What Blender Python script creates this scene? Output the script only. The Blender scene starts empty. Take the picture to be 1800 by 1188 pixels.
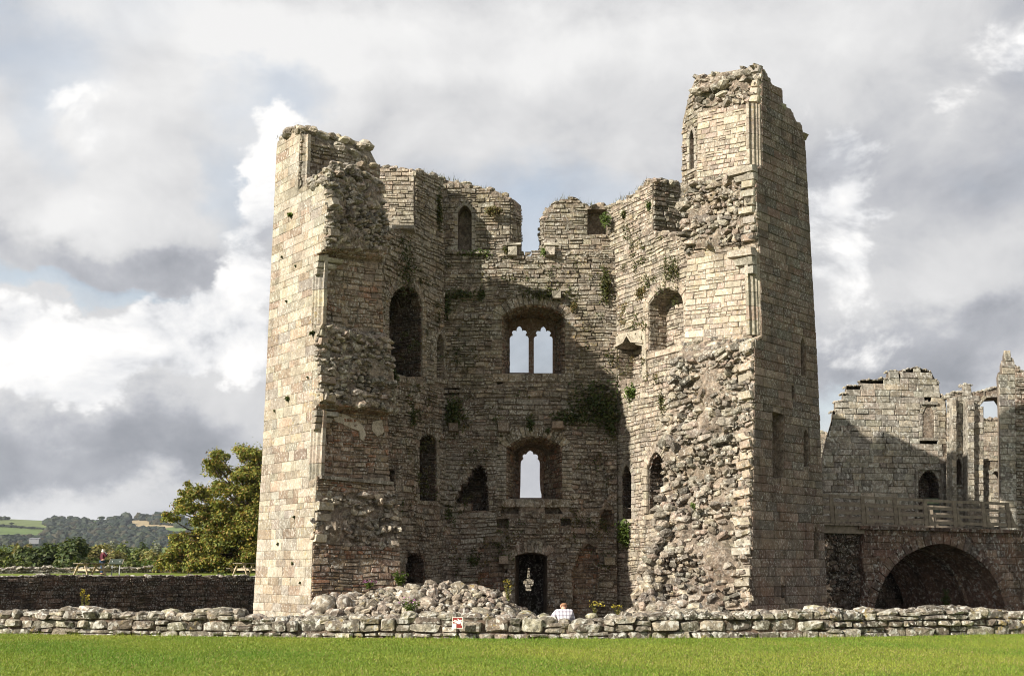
import bpy, bmesh, math, random
import numpy as np
from mathutils import Vector
from mathutils.geometry import tessellate_polygon
from mathutils import noise as mnoise

R = random.Random(7)
NR = np.random.default_rng(11)
SC = bpy.context.scene
COL = SC.collection

# ------------------------------------------------------------------ camera
F, CX, CY, PITCH, EYE = 1950.0, 900.0, 594.0, math.atan(406 / 1950), 1.65
cam_d = bpy.data.cameras.new("camera"); cam = bpy.data.objects.new("camera", cam_d); COL.objects.link(cam)
cam.location = (0, 0, EYE); cam.rotation_euler = (math.pi / 2 + PITCH, 0, 0)
cam_d.sensor_width = 36; cam_d.lens = F / 1800 * 36; cam_d.clip_start = .5; cam_d.clip_end = 20000
SC.camera = cam
SC.view_settings.view_transform = 'Standard'; SC.view_settings.look = 'None'
SC.view_settings.exposure = .80; SC.view_settings.gamma = 1; SC.view_settings.use_curve_mapping = False
SC.cycles.filter_width = 1.05; SC.cycles.max_bounces = 6; SC.cycles.diffuse_bounces = 3; SC.cycles.glossy_bounces = 2

CP, SP = math.cos(PITCH), math.sin(PITCH)
def ray(px, py):
    u = (px - CX) / F; v = (CY - py) / F
    return np.array((u, CP - v * SP, SP + v * CP))
CAM = np.array((0, 0, EYE))
def at_depth(px, py, Y):
    d = ray(px, py); return CAM + d * (Y / d[1])
def at_z(px, py, z):
    d = ray(px, py); return CAM + d * ((z - EYE) / d[2])

# ------------------------------------------------------------------ sun and sky
SUN_AZ, SUN_EL = math.radians(52), math.radians(27)      # degrees left of straight behind the camera, height
sdir = Vector((-math.sin(SUN_AZ) * math.cos(SUN_EL), -math.cos(SUN_AZ) * math.cos(SUN_EL), math.sin(SUN_EL)))
sl = bpy.data.lights.new("sun", 'SUN'); sl.energy = 4.9; sl.angle = math.radians(.55); sl.color = (1, .94, .83)
so = bpy.data.objects.new("sun", sl); COL.objects.link(so)
so.rotation_euler = sdir.to_track_quat('Z', 'Y').to_euler(); so.location = (-30, -20, 40)

world = bpy.data.worlds.new("World"); SC.world = world; world.use_nodes = True
def build_sky():
    nt = world.node_tree; N = nt.nodes; L = nt.links
    N.clear()
    def nd(t, **k):
        n = N.new(t)
        for a, b in k.items(): setattr(n, a, b)
        return n
    def mth(op, a, b=None, c=None):
        n = nd('ShaderNodeMath', operation=op)
        for i, x in enumerate((a, b, c)):
            if x is None: continue
            if isinstance(x, (int, float)): n.inputs[i].default_value = x
            else: L.new(x, n.inputs[i])
        return n.outputs[0]
    tc = nd('ShaderNodeTexCoord')
    sky = nd('ShaderNodeTexSky', sky_type='NISHITA'); sky.sun_disc = False
    sky.sun_elevation = SUN_EL; sky.sun_rotation = math.radians(180) + SUN_AZ; sky.air_density = 1.2; sky.dust_density = .6
    def noise(vec, scale, detail=8, rough=.55, dist=0):
        n = nd('ShaderNodeTexNoise'); n.inputs['Scale'].default_value = scale; n.inputs['Detail'].default_value = detail
        n.inputs['Roughness'].default_value = rough; n.inputs['Distortion'].default_value = dist
        L.new(vec, n.inputs['Vector']); return n
    mp = nd('ShaderNodeMapping'); mp.inputs['Scale'].default_value = (1, 1, 1.35); L.new(tc.outputs['Generated'], mp.inputs['Vector'])
    wn = noise(mp.outputs[0], 5.5, 9, .62)
    sub = nd('ShaderNodeVectorMath', operation='SUBTRACT'); L.new(wn.outputs['Color'], sub.inputs[0]); sub.inputs[1].default_value = (.5, .5, .5)
    scl = nd('ShaderNodeVectorMath', operation='SCALE'); L.new(sub.outputs[0], scl.inputs[0]); scl.inputs['Scale'].default_value = .17
    add = nd('ShaderNodeVectorMath', operation='ADD'); L.new(tc.outputs['Generated'], add.inputs[0]); L.new(scl.outputs[0], add.inputs[1])
    warped = add.outputs[0]
    def shifted(d):
        v = nd('ShaderNodeVectorMath', operation='ADD'); L.new(mp.outputs[0], v.inputs[0]); v.inputs[1].default_value = d; return v.outputs[0]
    n1 = noise(mp.outputs[0], 2.6, 6, .5); n2 = noise(mp.outputs[0], 9, 10, .58, .35)
    lit = shifted((-.022, -.01, .022)); n3 = noise(lit, 9, 10, .58, .35)          # the same field a little towards the sun
    puff = mth('SUBTRACT', n2.outputs['Fac'], n3.outputs['Fac'])
    m1 = noise(mp.outputs[0], 4.2, 5, .5); m2 = noise(shifted((-.05, -.02, .05)), 4.2, 5, .5); mass = mth('SUBTRACT', m1.outputs['Fac'], m2.outputs['Fac'])
    def blob(px, py, rx, ry, soft=.35):
        c = ray(px, py); c = c / np.linalg.norm(c)
        s = nd('ShaderNodeVectorMath', operation='SUBTRACT'); L.new(warped, s.inputs[0]); s.inputs[1].default_value = tuple(c)
        m = nd('ShaderNodeVectorMath', operation='MULTIPLY'); L.new(s.outputs[0], m.inputs[0]); m.inputs[1].default_value = (F / rx, 2.5, F / ry)
        ln = nd('ShaderNodeVectorMath', operation='LENGTH'); L.new(m.outputs[0], ln.inputs[0])
        r = nd('ShaderNodeMapRange', interpolation_type='SMOOTHSTEP'); L.new(ln.outputs['Value'], r.inputs['Value'])
        r.inputs['From Min'].default_value = 1.3; r.inputs['From Max'].default_value = soft
        return r.outputs[0]
    def addblobs(x, lst):
        for px, py, rx, ry, amp in lst: x = mth('MULTIPLY_ADD', blob(px, py, rx, ry), amp, x)
        return x
    # high grey sheet
    b = mth('MULTIPLY_ADD', n1.outputs['Fac'], .42, .43)
    b = mth('ADD', b, mth('MULTIPLY', mass, .48))
    b = mth('ADD', b, mth('MULTIPLY', puff, .42))
    b = addblobs(b, [(300, 90, 460, 150, .16), (110, 310, 260, 130, .18), (190, 462, 270, 46, -.18), (100, 775, 280, 62, -.22), (350, 690, 160, 60, .02), (330, 790, 130, 60, -.06),
                     (120, 870, 300, 40, .10), (800, 230, 420, 200, .07), (700, 50, 600, 90, .12), (1640, 250, 170, 120, .0), (1560, 480, 180, 110, .03), (1610, 600, 260, 60, -.2), (1250, 60, 400, 100, .10), (1720, 480, 120, 80, .05)])
    cr = nd('ShaderNodeValToRGB'); L.new(b, cr.inputs[0]); e = cr.color_ramp.elements
    e[0].position = .22; e[0].color = (.19, .205, .235, 1); e[1].position = .92; e[1].color = (.88, .875, .87, 1)
    for p, c in ((.42, (.34, .355, .39)), (.56, (.50, .51, .545)), (.70, (.68, .68, .69))):
        k = e.new(p); k.color = (*c, 1)
    # blue gaps in the sheet
    g = mth('MULTIPLY', mth('SUBTRACT', .46, n1.outputs['Fac']), 1.6)
    g = addblobs(g, [(20, 110, 130, 80, .35), (480, 150, 110, 60, .4), (150, 512, 280, 26, .6), (400, 330, 60, 120, .35), (1610, 690, 220, 50, .4), (930, 410, 220, 110, .35), (40, 250, 60, 60, .2)])
    g = mth('MULTIPLY', g, mth('MULTIPLY_ADD', n2.outputs['Fac'], 1.6, .1)); cl = nd('ShaderNodeClamp'); L.new(g, cl.inputs[0]); cl.inputs[2].default_value = .8
    cs = nd('ShaderNodeMix', data_type='RGBA', blend_type='MULTIPLY'); cs.inputs[0].default_value = 1; L.new(cr.outputs[0], cs.inputs[6]); cs.inputs[7].default_value = (5.9, 5.9, 5.9, 1)
    m0 = nd('ShaderNodeMix', data_type='RGBA'); L.new(cl.outputs[0], m0.inputs[0]); L.new(cs.outputs[2], m0.inputs[6]); L.new(sky.outputs[0], m0.inputs[7])
    # nearer cumulus with lit edges
    cv = mth('MULTIPLY_ADD', n2.outputs['Fac'], 1.0, mth('MULTIPLY_ADD', m1.outputs['Fac'], .8, -1.02))
    cv = addblobs(cv, [(470, 270, 75, 120, .42), (440, 440, 70, 80, .30), (190, 620, 330, 95, .42), (400, 560, 110, 110, .36), (1490, 390, 100, 150, .40), (1770, 90, 110, 110, .2), (1730, 400, 110, 60, .16), (130, 250, 240, 100, .12), (300, 850, 220, 40, .12)])
    cm = nd('ShaderNodeMapRange', interpolation_type='SMOOTHSTEP'); L.new(cv, cm.inputs['Value']); cm.inputs['From Min'].default_value = .06; cm.inputs['From Max'].default_value = .22
    sh = mth('ADD', mth('MULTIPLY_ADD', puff, 2.3, .60), mth('MULTIPLY', mass, 1.2)); sh = mth('ADD', sh, mth('MULTIPLY', cv, .25))
    c2 = nd('ShaderNodeValToRGB'); L.new(sh, c2.inputs[0]); e = c2.color_ramp.elements
    e[0].position = .25; e[0].color = (3.2, 3.28, 3.5, 1); e[1].position = .9; e[1].color = (6.1, 6.02, 5.92, 1); k = e.new(.55); k.color = (4.9, 4.92, 5.0, 1)
    mx = nd('ShaderNodeMix', data_type='RGBA'); L.new(cm.outputs[0], mx.inputs[0]); L.new(m0.outputs[2], mx.inputs[6]); L.new(c2.outputs[0], mx.inputs[7])
    bg = nd('ShaderNodeBackground'); bg.inputs['Strength'].default_value = .1; L.new(mx.outputs[2], bg.inputs['Color'])
    out = nd('ShaderNodeOutputWorld'); L.new(bg.outputs[0], out.inputs['Surface'])
build_sky()

# ------------------------------------------------------------------ materials
class Mat:
    def __init__(s, name):
        s.m = bpy.data.materials.new(name); s.m.use_nodes = True
        s.nt = s.m.node_tree; s.N = s.nt.nodes; s.L = s.nt.links
        s.b = s.N['Principled BSDF']; s.b.inputs['Specular IOR Level'].default_value = .15; s.b.inputs['Roughness'].default_value = .9
        s.pos = s.N.new('ShaderNodeNewGeometry').outputs['Position']
    def link(s, a, b): s.L.new(a, b)
    def attr(s, n='Col'):
        a = s.N.new('ShaderNodeAttribute'); a.attribute_name = n; return a.outputs['Color']
    def noise(s, scale, detail=5, rough=.6, stretch=None, vec=None):
        v = vec or s.pos
        if stretch:
            m = s.N.new('ShaderNodeMapping'); m.inputs['Scale'].default_value = stretch; s.link(v, m.inputs['Vector']); v = m.outputs[0]
        n = s.N.new('ShaderNodeTexNoise'); n.inputs['Scale'].default_value = scale; n.inputs['Detail'].default_value = detail
        n.inputs['Roughness'].default_value = rough; s.link(v, n.inputs['Vector']); return n.outputs['Fac']
    def rng(s, x, a, b, c=0., d=1.):
        r = s.N.new('ShaderNodeMapRange'); s.link(x, r.inputs['Value'])
        for k, v in zip(('From Min', 'From Max', 'To Min', 'To Max'), (a, b, c, d)): r.inputs[k].default_value = v
        return r.outputs[0]
    def math(s, op, a, b):
        n = s.N.new('ShaderNodeMath'); n.operation = op
        for i, x in enumerate((a, b)):
            if isinstance(x, (int, float)): n.inputs[i].default_value = x
            else: s.link(x, n.inputs[i])
        return n.outputs[0]
    def mix(s, fac, a, b, mode='MIX'):
        n = s.N.new('ShaderNodeMix'); n.data_type = 'RGBA'; n.blend_type = mode
        for i, x in ((0, fac), (6, a), (7, b)):
            if isinstance(x, (int, float)): n.inputs[i].default_value = x
            elif isinstance(x, tuple): n.inputs[i].default_value = (*x, 1)
            else: s.link(x, n.inputs[i])
        return n.outputs[2]
    def grey(s, x):
        c = s.N.new('ShaderNodeCombineColor')
        for i in range(3): s.link(x, c.inputs[i])
        return c.outputs[0]
    def color(s, c):
        if isinstance(c, tuple): s.b.inputs['Base Color'].default_value = (*c, 1)
        else: s.link(c, s.b.inputs['Base Color'])
    def bump(s, h, strength=.5, dist=.03):
        b = s.N.new('ShaderNodeBump'); b.inputs['Strength'].default_value = strength; b.inputs['Distance'].default_value = dist
        s.link(h, b.inputs['Height']); s.link(b.outputs[0], s.b.inputs['Normal'])

def stone_mat(name, white=.3, streak=.3, green=.15, yellow=.06, red=.1, mott=.5, spot=.09, bump=.7, black=.35, wt=(.545, .60), wmin=.12, fineamt=1., patch=0.):
    """per-stone tint (vertex attribute) + weathering: mottling, run-off stains, lichens, algae"""
    m = Mat(name); c = m.attr()
    big = m.noise(.55, 4, .6); mid = m.noise(2.6, 6, .65); sm_ = m.noise(6.5, 5, .7); fine = m.noise(19, 4, .75)
    c = m.mix(1, c, m.grey(m.rng(mid, .3, .7, 1 - mott * .6, 1 + mott * .5)), 'MULTIPLY')
    c = m.mix(1, c, m.grey(m.rng(sm_, .3, .7, 1 - mott * .75, 1 + mott * .65)), 'MULTIPLY')
    c = m.mix(1, c, m.grey(m.rng(fine, .3, .7, 1 - .45 * fineamt, 1 + .42 * fineamt)), 'MULTIPLY')
    if red: c = m.mix(m.math('MULTIPLY', m.rng(m.noise(1.1, 4, .6), .52, .68), red), c, (.21, .115, .075))
    if green:
        c = m.mix(m.math('MULTIPLY', m.rng(m.noise(.9, 5, .7, (1, 1, .6)), .50, .66), green), c, (.072, .075, .03))
    if patch:
        pm = m.rng(m.noise(.42, 6, .68, (1, 1, .8)), .50, .60)
        c = m.mix(m.math('MULTIPLY', pm, patch), c, m.mix(1, (.32, .30, .25), m.grey(m.rng(sm_, .3, .7, .6, 1.3)), 'MULTIPLY'))
    if streak:
        st = m.rng(m.noise(1.9, 7, .7, (1, 1, .14)), .50, .64)
        st = m.math('MULTIPLY', st, m.rng(big, .35, .6, .3, 1))
        c = m.mix(m.math('MULTIPLY', st, streak), c, (.032, .028, .023))
    if black:
        k = m.math('MULTIPLY', m.rng(m.noise(5.2, 6, .72, (1, 1, .7)), .54, .63), m.rng(m.noise(.8, 3, .6), .40, .60, .15, 1))
        c = m.mix(m.math('MULTIPLY', k, black), c, (.035, .032, .028))
    if white:
        w = m.rng(m.noise(1 / spot, 4, .6, (1, 1, .75)), wt[0], wt[1])
        w = m.math('MULTIPLY', w, m.rng(m.noise(1.3, 4, .6),   .34, .56, wmin, 1))
        c = m.mix(m.math('MULTIPLY', w, white), c, (.58, .56, .50))
    if yellow:
        y = m.math('MULTIPLY', m.rng(m.noise(6, 4, .6), .58, .66), m.rng(big, .48, .62))
        c = m.mix(m.math('MULTIPLY', y, yellow * 6), c, (.36, .26, .07))
    m.color(c)
    h = m.math('ADD', m.math('MULTIPLY', sm_, .8), m.math('MULTIPLY', fine, .7))
    m.bump(h, bump, .06); return m.m

MT = dict(
    ashlar=stone_mat('pale_ashlar', .60, .24, .06, .08, .12, .34, .07, .5, .22, fineamt=.7),
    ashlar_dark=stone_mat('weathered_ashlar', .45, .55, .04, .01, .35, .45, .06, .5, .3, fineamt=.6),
    wall=stone_mat('rubble_masonry', .66, .40, .30, .07, .20, .65, .08, .9, .5, patch=.4),
    wall_low=stone_mat('stained_masonry', .75, .50, .34, .02, .28, .75, .07, .9, .5, (.535, .585), .2, patch=.6),
    rubble=stone_mat('broken_core', .62, .20, .14, .05, .12, .8, .09, 1., .6),
    mortar=stone_mat('mortar', .30, .45, .25, .02, .25, .8, .08, 1., .6),
    frame=stone_mat('dressed_stone', .35, .30, .12, .06, .12, .4, .07, .5, .3),
    lichen=stone_mat('lichened_stone', .95, .15, .20, .10, .04, .8, .12, 1., .8, (.525, .585), .35),
    dark=stone_mat('dark_stone_and_shade', .5, .50, .30, .0, .35, .85, .07, 1., .5),  # dark stone; on recesses and the loop plate it paints shade in
    castle=stone_mat('grey_lichened_ashlar', .9, .45, .12, .05, .06, .6, .13, .8, .5),
    bridge=stone_mat('red_brown_ashlar', .55, .60, .15, .02, .45, .7, .11, .8, .6),
)
def simple(name, col, rough=.85, var=.25, scale=8, bump=.2, spec=.15):
    m = Mat(name); n = m.noise(scale, 5, .6)
    m.color(m.mix(1, col, m.grey(m.rng(n, .3, .7, 1 - var, 1 + var)), 'MULTIPLY')); m.b.inputs['Roughness'].default_value = rough
    m.b.inputs['Specular IOR Level'].default_value = spec
    if bump: m.bump(n, bump, .02)
    return m.m
def leafy(name):
    m = Mat(name); m.color(m.attr()); m.b.inputs['Roughness'].default_value = .6; m.b.inputs['Specular IOR Level'].default_value = .25
    tr = m.N.new('ShaderNodeBsdfTranslucent'); m.link(m.mix(1, m.attr(), (1.1, 1.1, .5), 'MULTIPLY'), tr.inputs['Color'])
    mx = m.N.new('ShaderNodeMixShader'); mx.inputs[0].default_value = .28
    m.link(m.b.outputs[0], mx.inputs[1]); m.link(tr.outputs[0], mx.inputs[2]); m.link(mx.outputs[0], m.N['Material Output'].inputs['Surface'])
    return m.m
MT['leaf'] = leafy('leaf')
MT['bark'] = simple('bark', (.075, .058, .042), .9, .5, 5, .8)
MT['oldwood'] = simple('weathered_timber', (.21, .175, .135), .85, .35, 6, .4)
MT['newwood'] = simple('pale_timber', (.46, .37, .26), .8, .25, 6, .3)
MT['metal'] = simple('grey_metal', (.35, .36, .36), .5, .1, 6, 0, .4)
MT['iron'] = simple('rusty_iron', (.17, .14, .12), .6, .3, 20, .2, .3)
MT['panel'] = simple('panel_back', (.05, .062, .05), .6, .15, 4, 0)
MT['signred'] = simple('sign_red', (.24, .03, .024), .5, .08, 12, 0, .3)
MT['signwhite'] = simple('sign_white', (.80, .77, .68), .5, .05, 12, 0, .3)
MT['skin'] = simple('skin', (.58, .33, .23), .6, .08, 9, 0, .3)
MT['hair_white'] = simple('white_hair', (.74, .68, .58), .7, .15, 40, .4)
MT['hair_brown'] = simple('short_hair', (.30, .16, .09), .7, .2, 40, .4)
MT['maroon'] = simple('maroon_jacket', (.085, .018, .028), .7, .25, 14, .3)
MT['denim'] = simple('denim', (.035, .055, .10), .85, .2, 30, .2)
MT['whitecloth'] = simple('white_cloth', (.7, .68, .66), .85, .1, 20, .2)
MT['shoe'] = simple('shoe', (.03, .025, .022), .6, .2, 20, 0)
MT['white_render'] = simple('white_render', (.75, .74, .70), .9, .05, 3, 0)
MT['slate'] = simple('slate_roof', (.20, .20, .22), .8, .2, 3, 0)
def plaid():
    m = Mat('plaid_cloth'); tc = m.N.new('ShaderNodeTexCoord').outputs['Object']
    def stripes(axis, scale, ph):
        w = m.N.new('ShaderNodeTexWave'); w.wave_type = 'BANDS'; w.bands_direction = axis; w.inputs['Scale'].default_value = scale
        w.inputs['Phase Offset'].default_value = ph; m.link(tc, w.inputs['Vector']); return m.rng(w.outputs['Fac'], .55, .75)
    a = stripes('X', 3.4, 0.); b = stripes('Z', 3.4, 1.)
    c = m.mix(m.math('MULTIPLY', a, .55), (.72, .70, .72), (.13, .11, .17)); c = m.mix(m.math('MULTIPLY', b, .5), c, (.16, .12, .17)); m.color(c); return m.m
MT['plaid'] = plaid()

# ------------------------------------------------------------------ object helpers
def mesh_obj(name, V, Fc, mat, cols=None, parent=None, smooth=False):
    me = bpy.data.meshes.new(name)
    V = np.asarray(V, dtype=np.float32)
    if parent is not None: V = V - np.array(parent['_base'], dtype=np.float32)
    if isinstance(Fc, np.ndarray):
        k = Fc.shape[1]; nf = len(Fc)
        me.vertices.add(len(V)); me.vertices.foreach_set('co', V.ravel())
        me.loops.add(nf * k); me.loops.foreach_set('vertex_index', Fc.astype(np.int32).ravel())
        me.polygons.add(nf); me.polygons.foreach_set('loop_start', np.arange(0, nf * k, k, dtype=np.int32))
        me.update(calc_edges=True)
    else:
        me.from_pydata(V.tolist(), [], Fc)
    if cols is not None:
        a = me.color_attributes.new('Col', 'FLOAT_COLOR', 'POINT')
        c = np.ones((len(V), 4), dtype=np.float32); c[:, :3] = cols
        a.data.foreach_set('color', c.ravel())
    if smooth: me.polygons.foreach_set('use_smooth', np.ones(len(me.polygons), dtype=bool))
    me.materials.append(mat); me.update()
    o = bpy.data.objects.new(name, me); COL.objects.link(o)
    if parent is not None: o.parent = parent
    return o
def tag(o, label=None, cat=None, group=None, kind=None):
    if label: o['label'] = label
    if cat: o['category'] = cat
    if group: o['group'] = group
    if kind: o['kind'] = kind
    return o
def thing(name, label, cat, base, group=None):
    o = bpy.data.objects.new(name, None); COL.objects.link(o); o.location = base; o['_base'] = [float(x) for x in base]
    o.empty_display_size = .3
    return tag(o, label, cat, group)
def join(parts):
    V, Fc, C, n = [], [], [], 0
    for v, f, c in parts:
        v = np.asarray(v); V.append(v); Fc += [tuple(i + n for i in q) for q in f]; C.append(np.tile(np.asarray(c, dtype=float)[:3], (len(v), 1))); n += len(v)
    return np.concatenate(V), Fc, np.concatenate(C)
def box(c, s, rot=None):
    c = np.array(c, float); s = np.array(s, float) / 2
    P = np.array([(x, y, z) for x in (-1, 1) for y in (-1, 1) for z in (-1, 1)]) * s
    if rot is not None: P = P @ np.array(rot).T
    return P + c, [(0, 1, 3, 2), (4, 6, 7, 5), (0, 4, 5, 1), (2, 3, 7, 6), (0, 2, 6, 4), (1, 5, 7, 3)]
def beam(a, b, w, h, up=(0, 0, 1)):
    a = np.array(a, float); b = np.array(b, float); d = b - a; ln = np.linalg.norm(d); d /= ln
    s = np.cross(d, up); s /= np.linalg.norm(s); u = np.cross(s, d)
    return box((a + b) / 2, (ln, w, h), np.stack([d, s, u], 1))
def tube(pts, rad, n=7):
    pts = [np.array(p, float) for p in pts]; V, Fc = [], []
    for i, p in enumerate(pts):
        d = pts[min(i + 1, len(pts) - 1)] - pts[max(i - 1, 0)]; d /= np.linalg.norm(d) + 1e-9
        s = np.cross(d, (.3, .9, .2)); s /= np.linalg.norm(s); u = np.cross(s, d); r = rad[i]
        V += [p + r * (math.cos(2 * math.pi * k / n) * s + math.sin(2 * math.pi * k / n) * u) for k in range(n)]
    for i in range(len(pts) - 1):
        Fc += [(i * n + k, i * n + (k + 1) % n, (i + 1) * n + (k + 1) % n, (i + 1) * n + k) for k in range(n)]
    Fc += [tuple(range(n)), tuple(range((len(pts) - 1) * n, len(pts) * n))]
    return np.array(V), Fc

# ------------------------------------------------------------------ masonry
class Patch:
    def __init__(s, O, u, w, n=None):
        s.O = np.array(O, float); s.u = np.array(u, float); s.u /= np.linalg.norm(s.u); s.w = np.array(w, float); s.w /= np.linalg.norm(s.w)
        nn = np.cross(s.u, s.w); nn /= np.linalg.norm(nn)
        if n is None:
            if nn @ (CAM - s.O) < 0: nn = -nn
        else: nn = np.array(n, float)
        s.n = nn
    @staticmethod
    def plan(a, b, off=0.):
        a = np.array((*a, 0.)); b = np.array((*b, 0.)); u = (b - a) / np.linalg.norm(b - a); n = np.cross(u, (0, 0, 1))
        return Patch(a + n * off, u, (0, 0, 1), n)
    def hit(s, px, py):
        d = ray(px, py); t = ((s.O - CAM) @ s.n) / (d @ s.n); return CAM + d * t
    def st(s, P):
        P = np.asarray(P) - s.O; return np.stack([P @ s.u, P @ s.w], -1)
    def px(s, pts): return np.array([s.st(s.hit(*p)) for p in pts])
    def P(s, q, d=0.):
        q = np.asarray(q); return s.O + np.multiply.outer(q[..., 0], s.u) + np.multiply.outer(q[..., 1], s.w) + np.multiply.outer(np.broadcast_to(d, q.shape[:-1]), s.n)
    def back(s, d): return Patch(s.O - s.n * d, s.u, s.w, s.n)

def inside_iv(poly, t):
    xs = []
    for i in range(len(poly)):
        a, b = poly[i], poly[(i + 1) % len(poly)]
        if (a[1] <= t) != (b[1] <= t): xs.append(a[0] + (t - a[1]) * (b[0] - a[0]) / (b[1] - a[1]))
    xs.sort(); return [(xs[i], xs[i + 1]) for i in range(0, len(xs) - 1, 2)]
def iv_and(A, B): return [(max(a, c), min(b, d)) for a, b in A for c, d in B if min(b, d) > max(a, c)]
def iv_sub(A, B):
    for c, d in B:
        N = []
        for a, b in A:
            if d <= a or c >= b: N.append((a, b)); continue
            if c > a: N.append((a, c))
            if d < b: N.append((d, b))
        A = N
    return A
def offset(poly, w):
    poly = np.asarray(poly); n = len(poly)
    area = sum(poly[i][0] * poly[(i + 1) % n][1] - poly[(i + 1) % n][0] * poly[i][1] for i in range(n))
    sg = 1 if area > 0 else -1; out = []
    for i in range(n):
        a, b, c = poly[i - 1], poly[i], poly[(i + 1) % n]
        e1 = (b - a) / (np.linalg.norm(b - a) + 1e-9); e2 = (c - b) / (np.linalg.norm(c - b) + 1e-9)
        n1 = np.array((e1[1], -e1[0])) * sg; n2 = np.array((e2[1], -e2[0])) * sg
        m = n1 + n2; k = np.linalg.norm(m); m = n1 if k < .3 else m / k / max(.5, math.sqrt((1 + n1 @ n2) / 2))
        out.append(b + m * w)
    return np.array(out)

class BPatch(Patch):
    """patch that follows a twisted quadrilateral"""
    def bend(s, q, corners):
        s.q = q; s.res = [np.asarray(c) - Patch.P(s, k[None])[0] for c, k in zip(corners, q)]; return s
    def P(s, q, d=0.):
        q = np.asarray(q, float); w = max(s.q[1][0], s.q[2][0]) + 1e-6; h = max(s.q[2][1], s.q[3][1]) + 1e-6
        a = np.clip(q[..., 0] / w, 0, 1)[..., None]; b = np.clip(q[..., 1] / h, 0, 1)[..., None]; r = s.res
        return Patch.P(s, q, d) + (r[0] * (1 - a) + r[1] * a) * (1 - b) + (r[3] * (1 - a) + r[2] * a) * b
class Masonry:
    """collects the stones of one thing; the 300 that show largest become parts, the rest one joined part"""
    def __init__(s, root): s.root = root; s.d = {}
    def add(s, part, mat, V, Fc, c, size=None, smooth=False):
        V = np.asarray(V)
        if size is None:
            ext = V.max(0) - V.min(0); size = ext[2] * math.hypot(ext[0], ext[1])
        y = max(2., V[:, 1].mean()); s.d.setdefault((part, mat, smooth), []).append((size * (F / y) ** 2, V, Fc, c))
    def flush(s, limit=300, minpx=40, parent=None):
        byname = {}
        for (part, mat, sm), L in s.d.items(): byname.setdefault(part, []).extend((a, mat, sm, V, Fc, c) for a, V, Fc, c in L)
        p = parent or s.root
        for part, L in byname.items():
            L.sort(key=lambda x: -x[0]); rest = {}
            for i, (a, mat, sm, V, Fc, c) in enumerate(L):
                if i < limit and a > minpx: mesh_obj(part, V, Fc, MT[mat], np.tile(c, (len(V), 1)), p, sm)
                else: rest.setdefault((mat, sm), []).append((V, Fc, c))
            for (mat, sm), Q in rest.items():
                V, Fc, C = join(Q); tag(mesh_obj('small_' + part + 's', V, Fc, MT[mat], C, p, sm), kind='stuff')
        s.d = {}

PAL = dict(
    ashlar=[(.36, .315, .245), (.38, .335, .265), (.335, .29, .225), (.355, .30, .23), (.325, .29, .24), (.345, .275, .205), (.36, .31, .24), (.275, .215, .16)],
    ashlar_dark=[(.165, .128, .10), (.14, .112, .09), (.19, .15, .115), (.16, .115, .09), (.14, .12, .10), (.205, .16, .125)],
    wall=[(.29, .245, .18), (.245, .205, .155), (.325, .275, .20), (.26, .225, .178), (.205, .168, .13), (.29, .23, .17)],
    low=[(.29, .248, .195), (.245, .208, .165), (.325, .28, .22), (.265, .235, .195), (.185, .15, .118), (.265, .195, .145)],
    pale=[(.42, .36, .275), (.38, .32, .245), (.46, .39, .30), (.41, .33, .26), (.34, .285, .22), (.30, .25, .20)],
    brown=[(.27, .185, .125), (.31, .22, .15), (.22, .15, .108), (.34, .26, .185), (.25, .175, .13), (.29, .155, .095)],
    rubble=[(.32, .28, .22), (.24, .21, .17), (.40, .35, .275), (.17, .15, .125), (.29, .245, .20), (.36, .30, .225), (.33, .26, .205)],
    mortar=[(.25, .20, .155)], frame=[(.33, .295, .24), (.30, .27, .225), (.35, .31, .24)],
    lichen=[(.225, .195, .155), (.285, .25, .195), (.18, .155, .125), (.32, .28, .215), (.24, .20, .155)],
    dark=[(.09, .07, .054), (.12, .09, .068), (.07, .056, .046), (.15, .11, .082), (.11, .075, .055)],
    castle=[(.32, .29, .24), (.36, .325, .265), (.285, .262, .225), (.39, .335, .26), (.33, .29, .235)],
    bridge=[(.165, .108, .083), (.19, .13, .098), (.145, .10, .08), (.21, .148, .112), (.14, .113, .096)],
    brick=[(.22, .09, .06), (.25, .11, .07), (.18, .08, .06)],
)
def tint(pal, v=.24):
    c = np.array(R.choice(PAL[pal])); return c * (1 + R.uniform(-v, v)) * (1 + NR.uniform(-.03, .03, 3))
def g3(a): return NR.normal(0, a, 3)

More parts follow.
